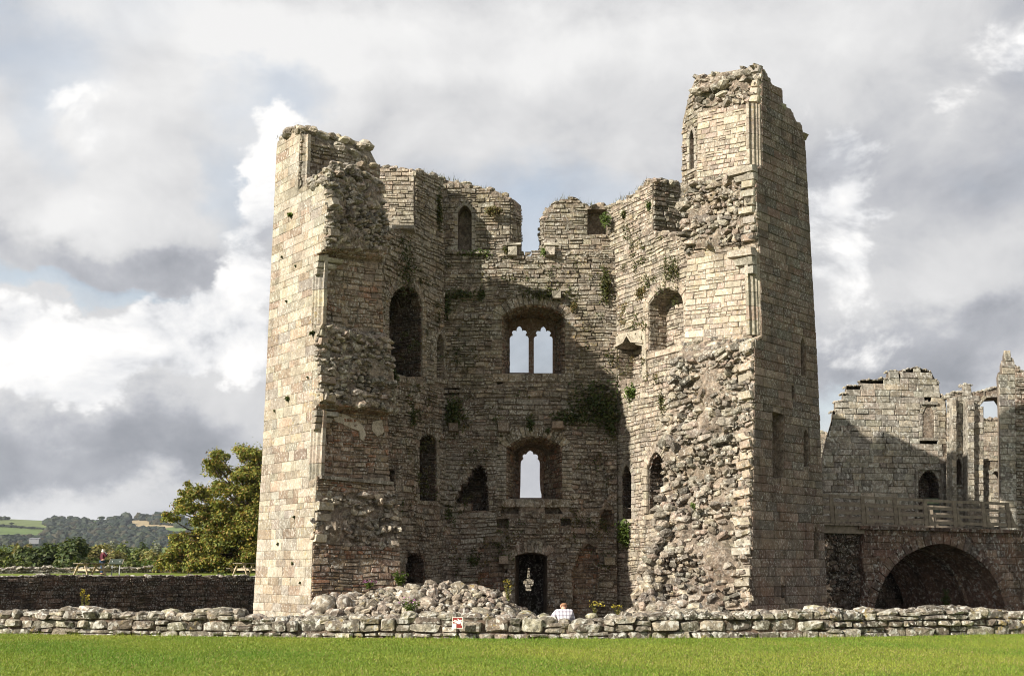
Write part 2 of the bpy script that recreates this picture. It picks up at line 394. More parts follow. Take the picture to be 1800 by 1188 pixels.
def block(p, q, d, jit=.012, bev=.16):
    """dressed or roughly squared stone on a patch: q = four (s,t) corners"""
    q = np.asarray(q, float); c = q.mean(0); h = min(np.ptp(q[:, 0]), np.ptp(q[:, 1]))
    q = q + NR.uniform(-jit, jit, (4, 2)); b = min(bev, .03 / max(h, .02))
    f = c + (q - c) * (1 - b * np.array((min(1, h / max(np.ptp(q[:, 0]), .01)) * 1.2, 1.2)))
    V = np.concatenate([p.P(q, -.05), p.P(q, d * .55), p.P(f, d * NR.uniform(.85, 1.2, 4))])
    Fc = [(i, (i + 1) % 4, 4 + (i + 1) % 4, 4 + i) for i in range(4)] + [(4 + i, 4 + (i + 1) % 4, 8 + (i + 1) % 4, 8 + i) for i in range(4)] + [(8, 9, 10, 11)]
    return V, Fc
def cobble(p, c, a, b, d, rot=0., jit=.16, back=-.08, e=.42, face=.74):
    """rounded or broken stone bedded in a wall: 8-sided, 40 triangles"""
    k = 8; ang = np.arange(k) * 2 * math.pi / k + .39
    cs, sn = np.cos(ang), np.sin(ang); 
    x = np.sign(cs) * np.abs(cs) ** e * a; y = np.sign(sn) * np.abs(sn) ** e * b
    x = x * (1 + NR.uniform(-jit, jit, k)); y = y * (1 + NR.uniform(-jit, jit, k))
    x, y = x * math.cos(rot) - y * math.sin(rot), x * math.sin(rot) + y * math.cos(rot)
    q = np.stack([x, y], 1); c = np.asarray(c); tilt = NR.uniform(-.5, .5, 2)
    r1 = p.P(c + q, back); r2 = p.P(c + q * (1 + NR.uniform(-.05, .05, (k, 1))), d * .5 * (1 + NR.uniform(-.3, .3, k)))
    qi = q * (face + NR.uniform(-.12, .12, (k, 1))); r3 = p.P(c + qi, d * (.95 + qi @ tilt / max(a, b) + NR.uniform(-.12, .12, k)))
    ce = p.P(c + NR.uniform(-.2, .2, 2) * min(a, b), d * 1.08)[None]
    V = np.concatenate([r1, r2, r3, ce]); Fc = []
    for j in (0, 8): Fc += [(j + i, j + (i + 1) % k, j + 8 + (i + 1) % k, j + 8 + i) for i in range(k)]
    Fc += [(16 + i, 16 + (i + 1) % k, 24) for i in range(k)]
    return V, Fc
def rock(c, r, rot=None, jit=.18):
    """free stone: lumpy ellipsoid of three seven-sided rings"""
    r = np.array(r); V = [(0, 0, -1)]; k = 7
    for z, q in ((-.62, .72), (.05, 1.), (.66, .68)):
        o = R.uniform(0, 1)
        V += [(q * math.cos(2 * math.pi * (i + o) / k) , q * math.sin(2 * math.pi * (i + o) / k), z) for i in range(k)]
    V += [(0, 0, 1)]; V = np.array(V); V = np.sign(V) * np.abs(V) ** .85
    V = V * (1 + NR.uniform(-jit, jit, V.shape)) * r
    a, b, g = (R.uniform(-.3, .3), R.uniform(-.3, .3), R.uniform(0, 6.3)) if rot is None else rot
    cz, sz, cx, sx, cy, sy = math.cos(g), math.sin(g), math.cos(a), math.sin(a), math.cos(b), math.sin(b)
    M = np.array([[cz, -sz, 0], [sz, cz, 0], [0, 0, 1]]) @ np.array([[cy, 0, sy], [0, 1, 0], [-sy, 0, cy]]) @ np.array([[1, 0, 0], [0, cx, -sx], [0, sx, cx]])
    V = V @ M.T + np.array(c); Fc = [(0, 1 + (i + 1) % k, 1 + i) for i in range(k)]
    for j in (1, 1 + k): Fc += [(j + i, j + (i + 1) % k, j + k + (i + 1) % k, j + k + i) for i in range(k)]
    Fc += [(1 + 2 * k + i, 1 + 2 * k + (i + 1) % k, 1 + 3 * k) for i in range(k)]
    return V, Fc

ST = dict(
    ashlar=dict(row=(.2, .4), ln=(.26, .95), joint=.009, d=(.012, .024), jit=.008, mat='ashlar', pal='ashlar', part='ashlar_block'),
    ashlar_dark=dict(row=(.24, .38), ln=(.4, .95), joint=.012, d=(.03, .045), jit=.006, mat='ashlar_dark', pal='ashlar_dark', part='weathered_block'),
    wall=dict(wob=.09, row=(.12, .27), ln=(.16, .55), joint=.026, d=(.015, .10), jit=.04, mat='wall', pal='wall', part='wall_stone', split=.3),
    wall_low=dict(wob=.09, row=(.12, .28), ln=(.16, .6), joint=.028, d=(.015, .11), jit=.042, mat='wall_low', pal='low', part='wall_stone', split=.3),
    pale=dict(wob=.09, row=(.14, .25), ln=(.2, .55), joint=.02, d=(.02, .06), jit=.025, mat='wall', pal='pale', part='wall_stone', split=.25),
    brown=dict(wob=.09, row=(.13, .26), ln=(.2, .6), joint=.022, d=(.02, .07), jit=.028, mat='wall', pal='brown', part='jamb_stone', split=.3),
    palejamb=dict(row=(.16, .28), ln=(.25, .7), joint=.016, d=(.02, .05), jit=.018, mat='ashlar', pal='pale', part='jamb_stone', split=.15),
    castle=dict(row=(.26, .36), ln=(.4, .9), joint=.018, d=(.02, .06), jit=.02, mat='castle', pal='castle', part='ashlar_block'),
    bridge=dict(row=(.22, .36), ln=(.35, .85), joint=.018, d=(.02, .05), jit=.018, mat='bridge', pal='bridge', part='ashlar_block'),
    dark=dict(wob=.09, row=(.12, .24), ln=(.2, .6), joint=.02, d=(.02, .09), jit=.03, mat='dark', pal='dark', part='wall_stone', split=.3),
)
ST['farwall'] = dict(ST['castle'], pal='pale', mat='wall')
def tile(M, p, poly, excl, st, part=None, pal=None, mat=None):
    S = ST[st] if isinstance(st, str) else st
    poly = np.asarray(poly); t0, t1 = poly[:, 1].min(), poly[:, 1].max(); t = t0; jn = S['joint']; rowi = 0
    part = part or S['part']; mat = mat or S['mat']; pal = pal or S['pal']; wb = S.get('wob', 0.); ph = R.uniform(0, 50)
    while t < t1 - .04:
        h = R.uniform(*S['row'])
        if t + h > t1: h = t1 - t
        ta, tm, tb = t + h * .15, t + h * .5, t + h * .85
        iv = iv_and(inside_iv(poly, ta), inside_iv(poly, tb))
        for e in excl:
            for tt in (t + .01, tm, t + h - .01): iv = iv_sub(iv, inside_iv(e, tt))
        for a, b in iv:
            s = a
            while s < b - .03:
                l = R.uniform(*S['ln']) * (.7 + .6 * min(1, max(0, (h - S['row'][0]) / (S['row'][1] - S['row'][0] + .01))))
                if b - s - l < S['ln'][0] * .6: l = b - s
                x0, x1, y0, y1 = s + jn / 2, s + l - jn / 2, t + jn / 2, t + h - jn / 2
                pcs = [(x0, x1, y0, y1)]
                if R.random() < S.get('split', 0) and h > .15:
                    m = y0 + (y1 - y0) * R.uniform(.35, .65); pcs = [(x0, x1, y0, m - jn / 2), (x0, x1, m + jn / 2, y1)]
                for X0, X1, Y0, Y1 in pcs:
                    if X1 - X0 < .02 or Y1 - Y0 < .02: continue
                    if wb:
                        wv = lambda q, r: wb * mnoise.noise(Vector((q * .9 + ph, r * .55, ph)))
                        Y1 -= R.random() * (Y1 - Y0) * .18
                        Q = [(X0, Y0 + wv(X0, Y0)), (X1, Y0 + wv(X1, Y0)), (X1, Y1 + wv(X1, Y1)), (X0, Y1 + wv(X0, Y1))]
                    else: Q = [(X0, Y0), (X1, Y0), (X1, Y1), (X0, Y1)]
                    V, Fc = block(p, Q, R.uniform(*S['d']), min(S['jit'], (Y1 - Y0) * .2))
                    M.add(part, mat, V, Fc, tint(pal), (X1 - X0) * (Y1 - Y0))
                s += l
        t += h; rowi += 1

def loft(front, back, holes=(), panels=(), skip=()):
    """solid between two outlines with recesses or openings (front, back outline each); panels = recess indices closed at the back"""
    front = [np.asarray(x) for x in front]; back = [np.asarray(x) for x in back]; V = list(front) + list(back); n = len(front); Fc = []
    polysF = [[Vector(x) for x in front]] + [[Vector(x) for x in h[0]] for h in holes]
    idx = list(range(n)); base = 2 * n; offs = []
    for hf, hb in holes:
        offs.append(base); V += [np.asarray(x) for x in hf] + [np.asarray(x) for x in hb]; idx += list(range(base, base + len(hf))); base += 2 * len(hf)
    Fc += [tuple(idx[i] for i in tri) for tri in tessellate_polygon(polysF)]
    polysB = [[Vector(x) for x in back]]; idx = list(range(n, 2 * n))
    for k, (hf, hb) in enumerate(holes):
        if k in panels: continue
        polysB.append([Vector(x) for x in hb]); idx += list(range(offs[k] + len(hf), offs[k] + 2 * len(hf)))
    Fc += [tuple(idx[i] for i in tri) for tri in tessellate_polygon(polysB)]
    Fc += [(i, (i + 1) % n, n + (i + 1) % n, n + i) for i in range(n) if i not in skip]
    for k, (hf, hb) in enumerate(holes):
        m = len(hf); o = offs[k]; Fc += [(o + i, o + (i + 1) % m, o + m + (i + 1) % m, o + m + i) for i in range(m)]
        if k in panels: Fc += [tuple(o + m + i for i in tri) for tri in tessellate_polygon([[Vector(x) for x in hb]])]
    return np.array(V), Fc
def quad_patch(f0, b0, b1, f1):
    f0, b0, b1, f1 = map(np.asarray, (f0, b0, b1, f1)); u = b0 - f0 + (b1 - f1); w = f1 - f0 + (b1 - b0)
    u = u / np.linalg.norm(u); w = w - u * (w @ u)
    p = BPatch(f0, u, w); q = p.st([f0, b0, b1, f1]); return p.bend(q, (f0, b0, b1, f1)), q

def arch(xl, xr, ytop, ysp, ybot, kind='pointed', n=8):
    """opening outline in photograph pixels, bottom-left first, clockwise over the head"""
    c = (xl + xr) / 2; hw = (xr - xl) / 2; H = ysp - ytop; P = [(xl, ybot), (xl, ysp)]
    for i in range(1, 2 * n):
        t = i / (2 * n); x = xl + 2 * hw * t; d = abs(x - c) / hw
        if kind == 'pointed': y = ysp - H * (1 - d ** 1.75) ** .9 if d < 1 else ysp
        elif kind == 'round': y = ysp - H * math.sqrt(max(0, 1 - d * d))
        else: y = ysp - H * (1 - d ** 2.1)
        P.append((x, y))
    return P + [(xr, ysp), (xr, ybot)]
def resample(P, L):
    out = [P[0]]
    for a, b in zip(P[:-1], P[1:]):
        k = max(1, round(np.linalg.norm(np.asarray(b) - np.asarray(a)) / L)); out += [np.asarray(a) + (np.asarray(b) - np.asarray(a)) * (i + 1) / k for i in range(k)]
    return np.array(out)
def ring(M, p, poly, w, d=.05, L=.3, mat='frame', pal='frame', alt=.35, part='dressing_stone'):
    """dressed stones round an opening (not along its bottom edge)"""
    P = resample(list(poly), L); n = len(P)
    area = sum(poly[i][0] * poly[(i + 1) % len(poly)][1] - poly[(i + 1) % len(poly)][0] * poly[i][1] for i in range(len(poly))); sg = 1 if area > 0 else -1
    nr = []
    for i in range(n):
        a = P[max(i - 1, 0)]; b = P[min(i + 1, n - 1)]; e = (b - a) / np.linalg.norm(b - a); nr.append(np.array((e[1], -e[0])) * sg)
    for i in range(n - 1):
        ww = w * (1 + (alt if i % 2 else -alt * .4)); sh = (P[i + 1] - P[i]) * .03
        q = [P[i] + sh, P[i + 1] - sh, P[i + 1] - sh + nr[i + 1] * ww, P[i] + sh + nr[i] * ww]
        V, Fc = block(p, q, d, .004, .1); M.add(part, mat, V, Fc, tint(pal, .1))

def wallface(M, root, p, outline, holes=(), st='wall', thick=2.2, backname='core', zones=(), capw=None, mat='mortar', pal='mortar', cap=.9, bshift=0., cs=1.):
    """a wall with its face on patch p. outline: pixels. holes: dict(px, depth, bpx, open, ring, side)"""
    O = p.px(outline); HF, HB, pan, ex = [], [], [], []
    for k, h in enumerate(holes):
        f = p.px(h['px']); pb = p.back(h['depth'])
        b = pb.px(h['bpx']) if 'bpx' in h else (f.mean(0) + (f - f.mean(0)) * np.array(h.get('scale', (1., 1.))) + np.array(h.get('shift', (0., 0.))))
        HF.append(p.P(f)); HB.append(pb.P(b)); w = h.get('ring', 0)
        if not h.get('open'): pan.append(k)
        ex.append(offset(f, w * .85) if w else f)
        if w: ring(M, p, f, w, h.get('rd', .05), h.get('L', .3), h.get('rmat', 'frame'), h.get('rpal', 'frame'), h.get('alt', .35))
        if w:
            x0, x1, y0 = f[0][0] - w * .9, f[-1][0] + w * .9, (f[0][1] + f[-1][1]) / 2; m_ = max(1, round((x1 - x0) / .7))
            for i in range(m_):
                V_, F_ = block(p, [(x0 + (x1 - x0) * i / m_, y0 - w * .8), (x0 + (x1 - x0) * (i + 1) / m_ - .015, y0 - w * .8), (x0 + (x1 - x0) * (i + 1) / m_ - .015, y0), (x0 + (x1 - x0) * i / m_, y0)], .06, .012); M.add('sill_stone', h.get('rmat', 'frame'), V_, F_, tint(h.get('rpal', 'frame'), .15))
        if h.get('side'):
            for i in range(len(f) - 1):
                if np.linalg.norm(f[i + 1] - f[i]) < .05: continue
                qp, q = quad_patch(HF[-1][i], HB[-1][i], HB[-1][i + 1], HF[-1][i + 1])
                inw = p.P(f.mean(0)[None])[0] - p.n * h['depth'] * .5
                if qp.n @ (inw - qp.O) < 0: qp.n = -qp.n
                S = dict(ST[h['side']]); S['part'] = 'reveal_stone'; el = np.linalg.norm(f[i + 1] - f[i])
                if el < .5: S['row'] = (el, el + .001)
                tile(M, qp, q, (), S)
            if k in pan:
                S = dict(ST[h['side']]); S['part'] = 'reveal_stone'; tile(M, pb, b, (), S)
    nb = p.back(thick)
    V, Fc = loft(p.P(O), nb.P(O + np.array((bshift, 0.))), list(zip(HF, HB)), pan)
    for z in ([dict(poly=None, st=st)] if not zones else zones):
        reg = O if z['poly'] is None else p.px(z['poly'])
        tile(M, p, reg, ex + [p.px(e) for e in z.get('ex', ())], z['st'])
    if cap:
        for i in range(len(O)):
            a, b = O[i], O[(i + 1) % len(O)]
            if b[0] < a[0]: a, b = b, a
            ln = np.linalg.norm(b - a); mid = (a + b) / 2
            if (b - a)[0] < .03 or abs(b[1] - a[1]) > 1.6 * (b - a)[0]: continue
            tst = [iv for iv in inside_iv(O, mid[1] - .06) if iv[0] < mid[0] < iv[1]]; tst2 = [iv for iv in inside_iv(O, mid[1] + .06) if iv[0] < mid[0] < iv[1]]
            if not tst or tst2: continue
            for dd in np.arange(.12, min(thick, cap), .42):
                x = 0
                while x < ln:
                    l = min(R.uniform(.18, .5), ln * .8); c = a + (b - a) * min(1, (x + l / 2) / ln); sz = R.uniform(.08, .2) * cs; l *= cs
                    V2, F2 = rock(p.P(c[None], -dd)[0] + np.array((0, 0, R.uniform(-.06, .05) * cs)), (l * .55, R.uniform(.16, .26), sz), (R.uniform(-.2, .2), R.uniform(-.2, .2), math.atan2(p.u[1], p.u[0]) + R.uniform(-.3, .3)), .22)
                    S = ST[st]; M.add('coping_stone', S['mat'], V2, F2, tint(S['pal'])); x += l
    return mesh_obj(backname, V, Fc, MT[mat], np.tile(PAL[pal][0], (len(V), 1)), root), O

def rubble_face(M, p, poly, dens=1., size=(.07, .26), d=(.03, .24), pal='rubble', mat='rubble', part='rubble_stone', excl=()):
    """broken wall core: irregular stones standing out of the mortar"""
    poly = np.asarray(poly); t = poly[:, 1].min(); t1 = poly[:, 1].max()
    while t < t1:
        h = R.uniform(size[0], size[1]) * .85
        iv = inside_iv(poly, min(t + h * .5, t1 - .01))
        for e in excl: iv = iv_sub(iv, inside_iv(e, t + h * .5))
        for a, b in iv:
            s = a + R.uniform(-.1, .05)
            while s < b:
                l = h * R.uniform(.8, 2.8)
                if R.random() < dens:
                    c = (min(s + l / 2, b - .05), t + h / 2 + R.uniform(-.07, .07))
                    V, Fc = cobble(p, c, l * R.uniform(.30, .54), h * R.uniform(.32, .58), R.uniform(d[0], d[1]) * R.random() ** .5, R.gauss(0, .22), .3, -.08, R.uniform(.3, .7), R.uniform(.62, .9))
                    M.add(part, mat, V, Fc, tint(pal, .25), l * h)
                s += l
        t += h
def rough_quad(f0, b0, b1, f1, amp=.18, step=.22):
    f0, b0, b1, f1 = map(np.asarray, (f0, b0, b1, f1)); nu = max(2, int(np.linalg.norm(b0 - f0) / step)); nv = max(2, int(np.linalg.norm(f1 - f0) / step))
    nn = np.cross(b0 - f0, f1 - f0); nn /= np.linalg.norm(nn)
    if nn @ (CAM - f0) < 0: nn = -nn
    V = []
    for j in range(nv + 1):
        for i in range(nu + 1):
            a, b = i / nu, j / nv; P = (f0 * (1 - a) + b0 * a) * (1 - b) + (f1 * (1 - a) + b1 * a) * b
            ed = min(1, 4 * min(a, 1 - a) + .15); k = mnoise.fractal(Vector(P * 1.1), 1., 2., 4) * amp * ed
            V.append(P + nn * (k - amp * .02))
    Fc = [(j * (nu + 1) + i, j * (nu + 1) + i + 1, (j + 1) * (nu + 1) + i + 1, (j + 1) * (nu + 1) + i) for j in range(nv) for i in range(nu)]
    return np.array(V), Fc

# ================================================================== GROUND
def sm(x, a, b):
    t = np.clip((x - a) / (b - a), 0, 1); return t * t * (3 - 2 * t)
def hill_h(x, y):
    x = np.asarray(x, float); y = np.asarray(y, float)
    h = -3. - 9 * sm(y, 90, 400) + 128 * sm(y, 900, 2750)
    w = sm(y, 900, 1800)
    h = h + w * (10 * np.sin(x / 210 + 1.2) * np.cos(y / 330) + 7 * np.sin(x / 95 + y / 160) + 5 * np.sin(x / 420 - .6))
    return h
def ground_h(x, y):
    return np.where(y < 29.1 + .0139 * np.minimum(np.abs(x), 45) ** 1.9, 0., np.where(y < 95, -3., hill_h(x, y)))
def grass_mat():
    m = Mat('ground_grass'); a = m.noise(.35, 5, .6); b = m.noise(4, 5, .65); c = m.noise(45, 3, .6, (1, .5, 1))
    col = m.mix(m.rng(a, .35, .65), (.10, .155, .02), (.19, .21, .034)); col = m.mix(m.math('MULTIPLY', m.rng(b, .5, .75), .5), col, (.19, .185, .04))
    col = m.mix(1, col, m.grey(m.rng(c, .3, .7, .55, 1.4)), 'MULTIPLY')
    # far off: a patchwork of pasture, stubble and dark meadow
    v = m.N.new('ShaderNodeTexVoronoi'); v.inputs['Scale'].default_value = .0042; v.feature = 'F1'
    mp = m.N.new('ShaderNodeMapping'); mp.inputs['Scale'].default_value = (1, .55, 0); m.link(m.pos, mp.inputs['Vector']); m.link(mp.outputs[0], v.inputs['Vector'])
    sp = m.N.new('ShaderNodeSeparateColor'); m.link(v.outputs['Color'], sp.inputs[0])
    cr = m.N.new('ShaderNodeValToRGB'); cr.color_ramp.interpolation = 'CONSTANT'; e = cr.color_ramp.elements
    e[0].color = (.085, .135, .035, 1); e[1].position = .3; e[1].color = (.12, .165, .05, 1)
    for p, q in ((.55, (.065, .11, .03)), (.72, (.15, .18, .065)), (.9, (.36, .28, .16))): k = e.new(p); k.color = (*q, 1)
    m.link(sp.outputs[0], cr.inputs[0])
    sx = m.N.new('ShaderNodeSeparateXYZ'); m.link(m.pos, sx.inputs[0])
    m.color(m.mix(m.rng(sx.outputs[1], 110, 400), col, m.mix(1, cr.outputs[0], m.grey(m.rng(m.noise(.02, 6, .6), .3, .7, .7, 1.25)), 'MULTIPLY')))
    m.bump(c, .3, .03); return m.m
MT['grass'] = grass_mat()
MT['earth'] = simple('bare_earth', (.16, .125, .085), .95, .4, 3, .6)
MT['water'] = simple('moat_water', (.02, .025, .018), .08, .2, .5, 0, .5)
def build_ground():
    ys = np.concatenate([np.arange(-60, 24, 4), np.arange(24, 36, .25), np.arange(36, 96, 3), np.geomspace(96, 9000, 70)])
    xs = np.concatenate([-np.geomspace(9000, 42, 50), np.arange(-40, 40.1, 1.), np.geomspace(42, 9000, 50)])
    X, Y = np.meshgrid(xs, ys); Z = ground_h(X, Y)
    V = np.stack([X, Y, Z], -1).reshape(-1, 3); nx = len(xs); i, j = np.meshgrid(np.arange(nx - 1), np.arange(len(ys) - 1)); k = (j * nx + i).ravel()
    tag(mesh_obj('ground', V, np.stack([k, k + 1, k + nx + 1, k + nx], 1), MT['grass'], None, None, True), kind='structure')
    W, Fc = box((0, 60, -2.7), (160, 60, .02)); tag(mesh_obj('moat_water', W, Fc, MT['water']), kind='structure')
    # rough earth shelf the tower stands on
    xs = np.arange(-10, 14, .5); ys = np.arange(29.2, 56, .5); X, Y = np.meshgrid(xs, ys)
    Z = np.array([[-.32 + .16 * mnoise.fractal(Vector((x * .5, y * .5, 0)), 1, 2, 4) for x in xs] for y in ys])
    edge = (X <= -9.6) | (X >= 13) | (Y > 55); Z = np.where(edge, -3.2, Z)
    V = np.stack([X, Y, Z], -1).reshape(-1, 3); nx = len(xs); i, j = np.meshgrid(np.arange(nx - 1), np.arange(len(ys) - 1)); k = (j * nx + i).ravel()
    tag(mesh_obj('earth_terrace', V, np.stack([k, k + 1, k + nx + 1, k + nx], 1), MT['earth'], None, None, True), kind='structure')
build_ground()

# ================================================================== THE TOWER
L0, FLo, FLi, K = (-9.02, 39.8), (-6.5, 36.77), (-3.86, 38.6), (-5.73, 40.88)
C1, C2, J = (-2.8, 45.95), (4.45, 45.95), (7.41, 40.82)
FRo, R0, FRi = (7.7, 36.5), (10.97, 39.8), (5.36, 38.8)
def build_tower():
    T = thing('ruined_tower', 'huge roofless stone keep split open at the front with windows in its back wall', 'castle tower', (1, 40, 0))
    M = Masonry(T)
    PB = Patch.plan((-4, 45.95), (6, 45.95)); PBL = Patch.plan(K, C1); PBR = Patch.plan(C2, J)
    PFL = Patch.plan(L0, FLo); PFR = Patch.plan(FRo, R0)
    PFLi = Patch.plan(FLi, (FLi[0] + .636, FLi[1] - .772)); PFRi = Patch.plan(FRi, (FRi[0] + .71, FRi[1] + .7))
    # ---- left wall stump: outer skin + broken end
    fr = [(545, 1095), (550, 955), (556, 862), (557, 838), (543, 846), (548, 722), (562, 708), (557, 610), (563, 572), (547, 571), (553, 450), (572, 436), (576, 365), (571, 318), (556, 312), (524, 334), (528, 230)]
    bk = [(709, 1090), (702, 962), (695, 872), (691, 850), (684, 857), (681, 728), (697, 722), (690, 640), (684, 602), (673, 586), (671, 462), (680, 440), (676, 385), (668, 326), (667, 322), (667, 322), (668, 299)]
    kinds = ['brown', 'rub', 'brown', 0, 'brown', 'soffit', 'rub', 'rub', 'ledge', 'brown', 'soffit', 'rub', 'rub', 'ledge', 0, 'wall']
    f3 = [PFL.hit(*p) for p in fr]; b3 = [PFLi.hit(*p) for p in bk]
    for p in [(523, 219), (513, 226), (487, 252), (462, 790), (444, 1095)]:
        q = PFL.hit(*p); f3.append(q); b3.append(q - PFL.n * 3.0)
    V, Fc = loft(f3, b3, skip=[i for i, k in enumerate(kinds) if k]); mesh_obj('wall_core', V, Fc, MT['mortar'], np.tile(np.array((.30, .255, .195)), (len(V), 1)), T)
    tile(M, PFL, PFL.st(f3), (), 'ashlar')
    def ends(f3, b3, kinds, brownkind):
        for i, k in enumerate(kinds):
            if not k: continue
            A = (f3[i], b3[i], b3[i + 1], f3[i + 1]); p, q = quad_patch(*A)
            if k != 'rub':
                V, Fc = rough_quad(*A, amp=.0); mesh_obj('jamb_core', V, Fc, MT['mortar'], np.tile(PAL['mortar'][0], (len(V), 1)), T)
            else:
                V, Fc = rough_quad(*A, amp=.26); mesh_obj('broken_core', V, Fc, MT['mortar'], np.tile(PAL['mortar'][0], (len(V), 1)), T)
                rubble_face(M, p, q, .9); rubble_face(M, p, q, .35, size=(.2, .34), d=(.12, .34))
                # toothed edge of the outer skin
                n = max(2, int(np.linalg.norm(f3[i + 1] - f3[i]) / .3))
                for t in range(n):
                    c = f3[i] + (f3[i + 1] - f3[i]) * (t + .5) / n; l = R.uniform(.25, .65)
                    V, Fc = block(p, [(p.st([c])[0] + np.array(o)) for o in ((.0, -.13), (l, -.13), (l, .13), (.0, .13))], R.uniform(-.02, .22), .012)
                    M.add('quoin_stone', 'ashlar', V, Fc, tint('ashlar'))
            if k == 'rub': continue
            if k == 'ledge': rubble_face(M, p, q, .9, d=(.03, .15))
            elif k == 'soffit': tile(M, p, q, (), brownkind)
            else: tile(M, p, q, (), k)
    ends(f3, b3, kinds, 'brown')
    pj, _ = quad_patch(f3[4], b3[4], b3[5], f3[5])
    for pts in ([(583, 733), (600, 728), (618, 736), (634, 748), (640, 764), (636, 776), (630, 772), (628, 758), (612, 752), (596, 744), (586, 742)], [(652, 742), (668, 738), (672, 760), (660, 768), (650, 756)]):
        q = pj.px(pts); V, Fc = loft(Patch.P(pj, q, .12), Patch.P(pj, q, -.05)); mesh_obj('plaster_patch', V, Fc, MT['frame'], np.tile(np.array((.48, .42, .34)), (len(V), 1)), T)
    def lintels(fa, ba, h, d, n, pal):
        p = Patch(fa, ba - fa, (0, 0, 1)); L_ = np.linalg.norm(ba - fa); s = .05
        for i in range(n):
            l = L_ / n * R.uniform(.8, 1.15); hh = h * R.uniform(.75, 1.2); z = p.st([fa + (ba - fa) * min(1, (s + l / 2) / L_)])[0][1]
            V, Fc = block(p, [(s, z - .03), (min(s + l - .02, L_), z - .03), (min(s + l - .02, L_), z + hh), (s, z + hh)], d * R.uniform(.6, 1.2), .02); M.add('lintel_stone', 'wall', V, Fc, tint(pal)); s += l
    lintels(f3[5], b3[5], .5, .26, 4, 'ashlar'); lintels(f3[10], b3[10], .42, .24, 5, 'brown')
    # rubble heaped on the upper ledge of the left stump
    for i in range(120):
        a, b = R.random(), R.random(); c = f3[13] * (1 - a) + b3[13] * a; e = f3[15] * (1 - a) + b3[15] * a; c = c * (1 - b * .6) + e * b * .6
        hgt = 1.0 * math.sin(math.pi * min(1, a * .9 + .1)) * (1 - b) ** .5
        V, Fc = rock(c + np.array((0, 0, R.uniform(-.1, max(.05, hgt)))), (R.uniform(.12, .3), R.uniform(.12, .28), R.uniform(.08, .18)))
        M.add('rubble_stone', 'rubble', V, Fc, tint('rubble', .2))
    # ragged tops
    def crest(p, pts, depth=2.6, back=0, st=('ashlar', 'ashlar'), amp=.12):
        P = [p.hit(*q) for q in pts]
        for a, b in zip(P[:-1], P[1:]):
            n = max(1, int(np.linalg.norm(b - a) / .38))
            for i in range(n):
                for dd in np.arange(.15, depth, .4):
                    c = a + (b - a) * (i + R.random()) / n - p.n * dd
                    V, Fc = rock(c + np.array((0, 0, R.uniform(-.08, amp))), (R.uniform(.15, .34), R.uniform(.15, .3), R.uniform(.09, .2)), None, .22)
                    M.add('coping_stone', st[0], V, Fc, tint(st[1]))
    crest(PFL, [(493, 250), (513, 229), (523, 222), (529, 228)], 3., amp=.03)
    def stones_along(a, b, n, back, st, amp=.1):
        for i in range(n):
            c = a + (b - a) * R.random() + back * R.uniform(.0, 1.); V, Fc = rock(c + np.array((0, 0, R.uniform(-.08, amp))), (R.uniform(.15, .32), R.uniform(.15, .28), R.uniform(.1, .22)), None, .22); M.add('coping_stone', st, V, Fc, tint(st))
    stones_along(f3[16], b3[16], 60, -PFL.u * .9, 'wall', .22)
    # moulded jambs of the lost windows (left)
    def jamb(p, xs_top, y0, y1, xs_bot, mat='frame', n=4, part='moulded_jamb', inward=None, w=(.16, .12), d=.14):
        P0 = p.hit(xs_bot, y1); P1 = p.hit(xs_top, y0)
        side = inward / np.linalg.norm(inward)
        V = []; prof = [(0, .02), (.10, .02), (.14, -.07), (.22, -.07), (.27, -.16), (.40, -.16), (.46, -.30), (.62, -.30), (.62, -.5), (0, -.5)]
        n = max(2, round(np.linalg.norm(P1 - P0) / .55)); prof = [(s * .8, d_ * .62) for s, d_ in prof]
        for i in range(n):
            o = mesh_prism([(P0 + (P1 - P0) * (i + .012) / n + p.n * R.uniform(-.012, .012), P0 + (P1 - P0) * (i + .988) / n)], p, side, prof)
            mesh_obj(part, o[0], o[1], MT[mat], np.tile(tint('ashlar', .18) * .95, (len(o[0]), 1)), T)
    def mesh_prism(seg, p, side, prof):
        V, Fc = [], []
        for a, b in seg:
            k = len(prof)
            for e in (a, b): V += [e + side * s + p.n * d for s, d in prof]
            Fc += [(i, (i + 1) % k, k + (i + 1) % k, k + i) for i in range(k)] + [tuple(range(k)), tuple(range(k, 2 * k))]
        return np.array(V), Fc
    for t, y0, y1, b in ((551, 450, 572, 546), (547, 722, 846, 542), (522, 240, 334, 519)): jamb(PFL, t, y0, y1, b, 'ashlar', inward=PFL.u)
    for t, y0, y1, b in ((1335, 440, 590, 1340), (1337, 184, 292, 1339)): jamb(PFR, t, y0, y1, b, inward=-PFR.u)
    # hood corbels where window heads sprang from
    def cor(P, p, side, w=.5, n=3, s=1.):
        for k in range(n):
            V, Fc = block(Patch(P + np.array((0, 0, -.22 * k * s)), side, (0, 0, 1), p), [(-.05, -.2 * s), (w * (1 - .28 * k), -.16 * s), (w * (1 - .22 * k), 0), (-.05, 0)], .28 - .05 * k, .01)
            M.add('springer_stone', 'frame', V, Fc, tint('frame'))
    fn = np.array((.58, -.82, 0)); gn = np.array((-.7, -.71, 0))
    cor(PFL.hit(556, 452), fn, np.array((.816, .578, 0)), .9); cor(PFL.hit(552, 722), fn, np.array((.816, .578, 0)), .8)
    cor(PFR.hit(1326, 436), gn, np.array((-.7, .71, 0)), .95, 3, 1.5); cor(PFR.hit(1328, 292), gn, np.array((-.7, .71, 0)), 1.0, 2, 1.3)
    # string course across the lower left jamb
    A, B = f3[3] * .97 + b3[3] * .03, f3[3] * .03 + b3[3] * .97
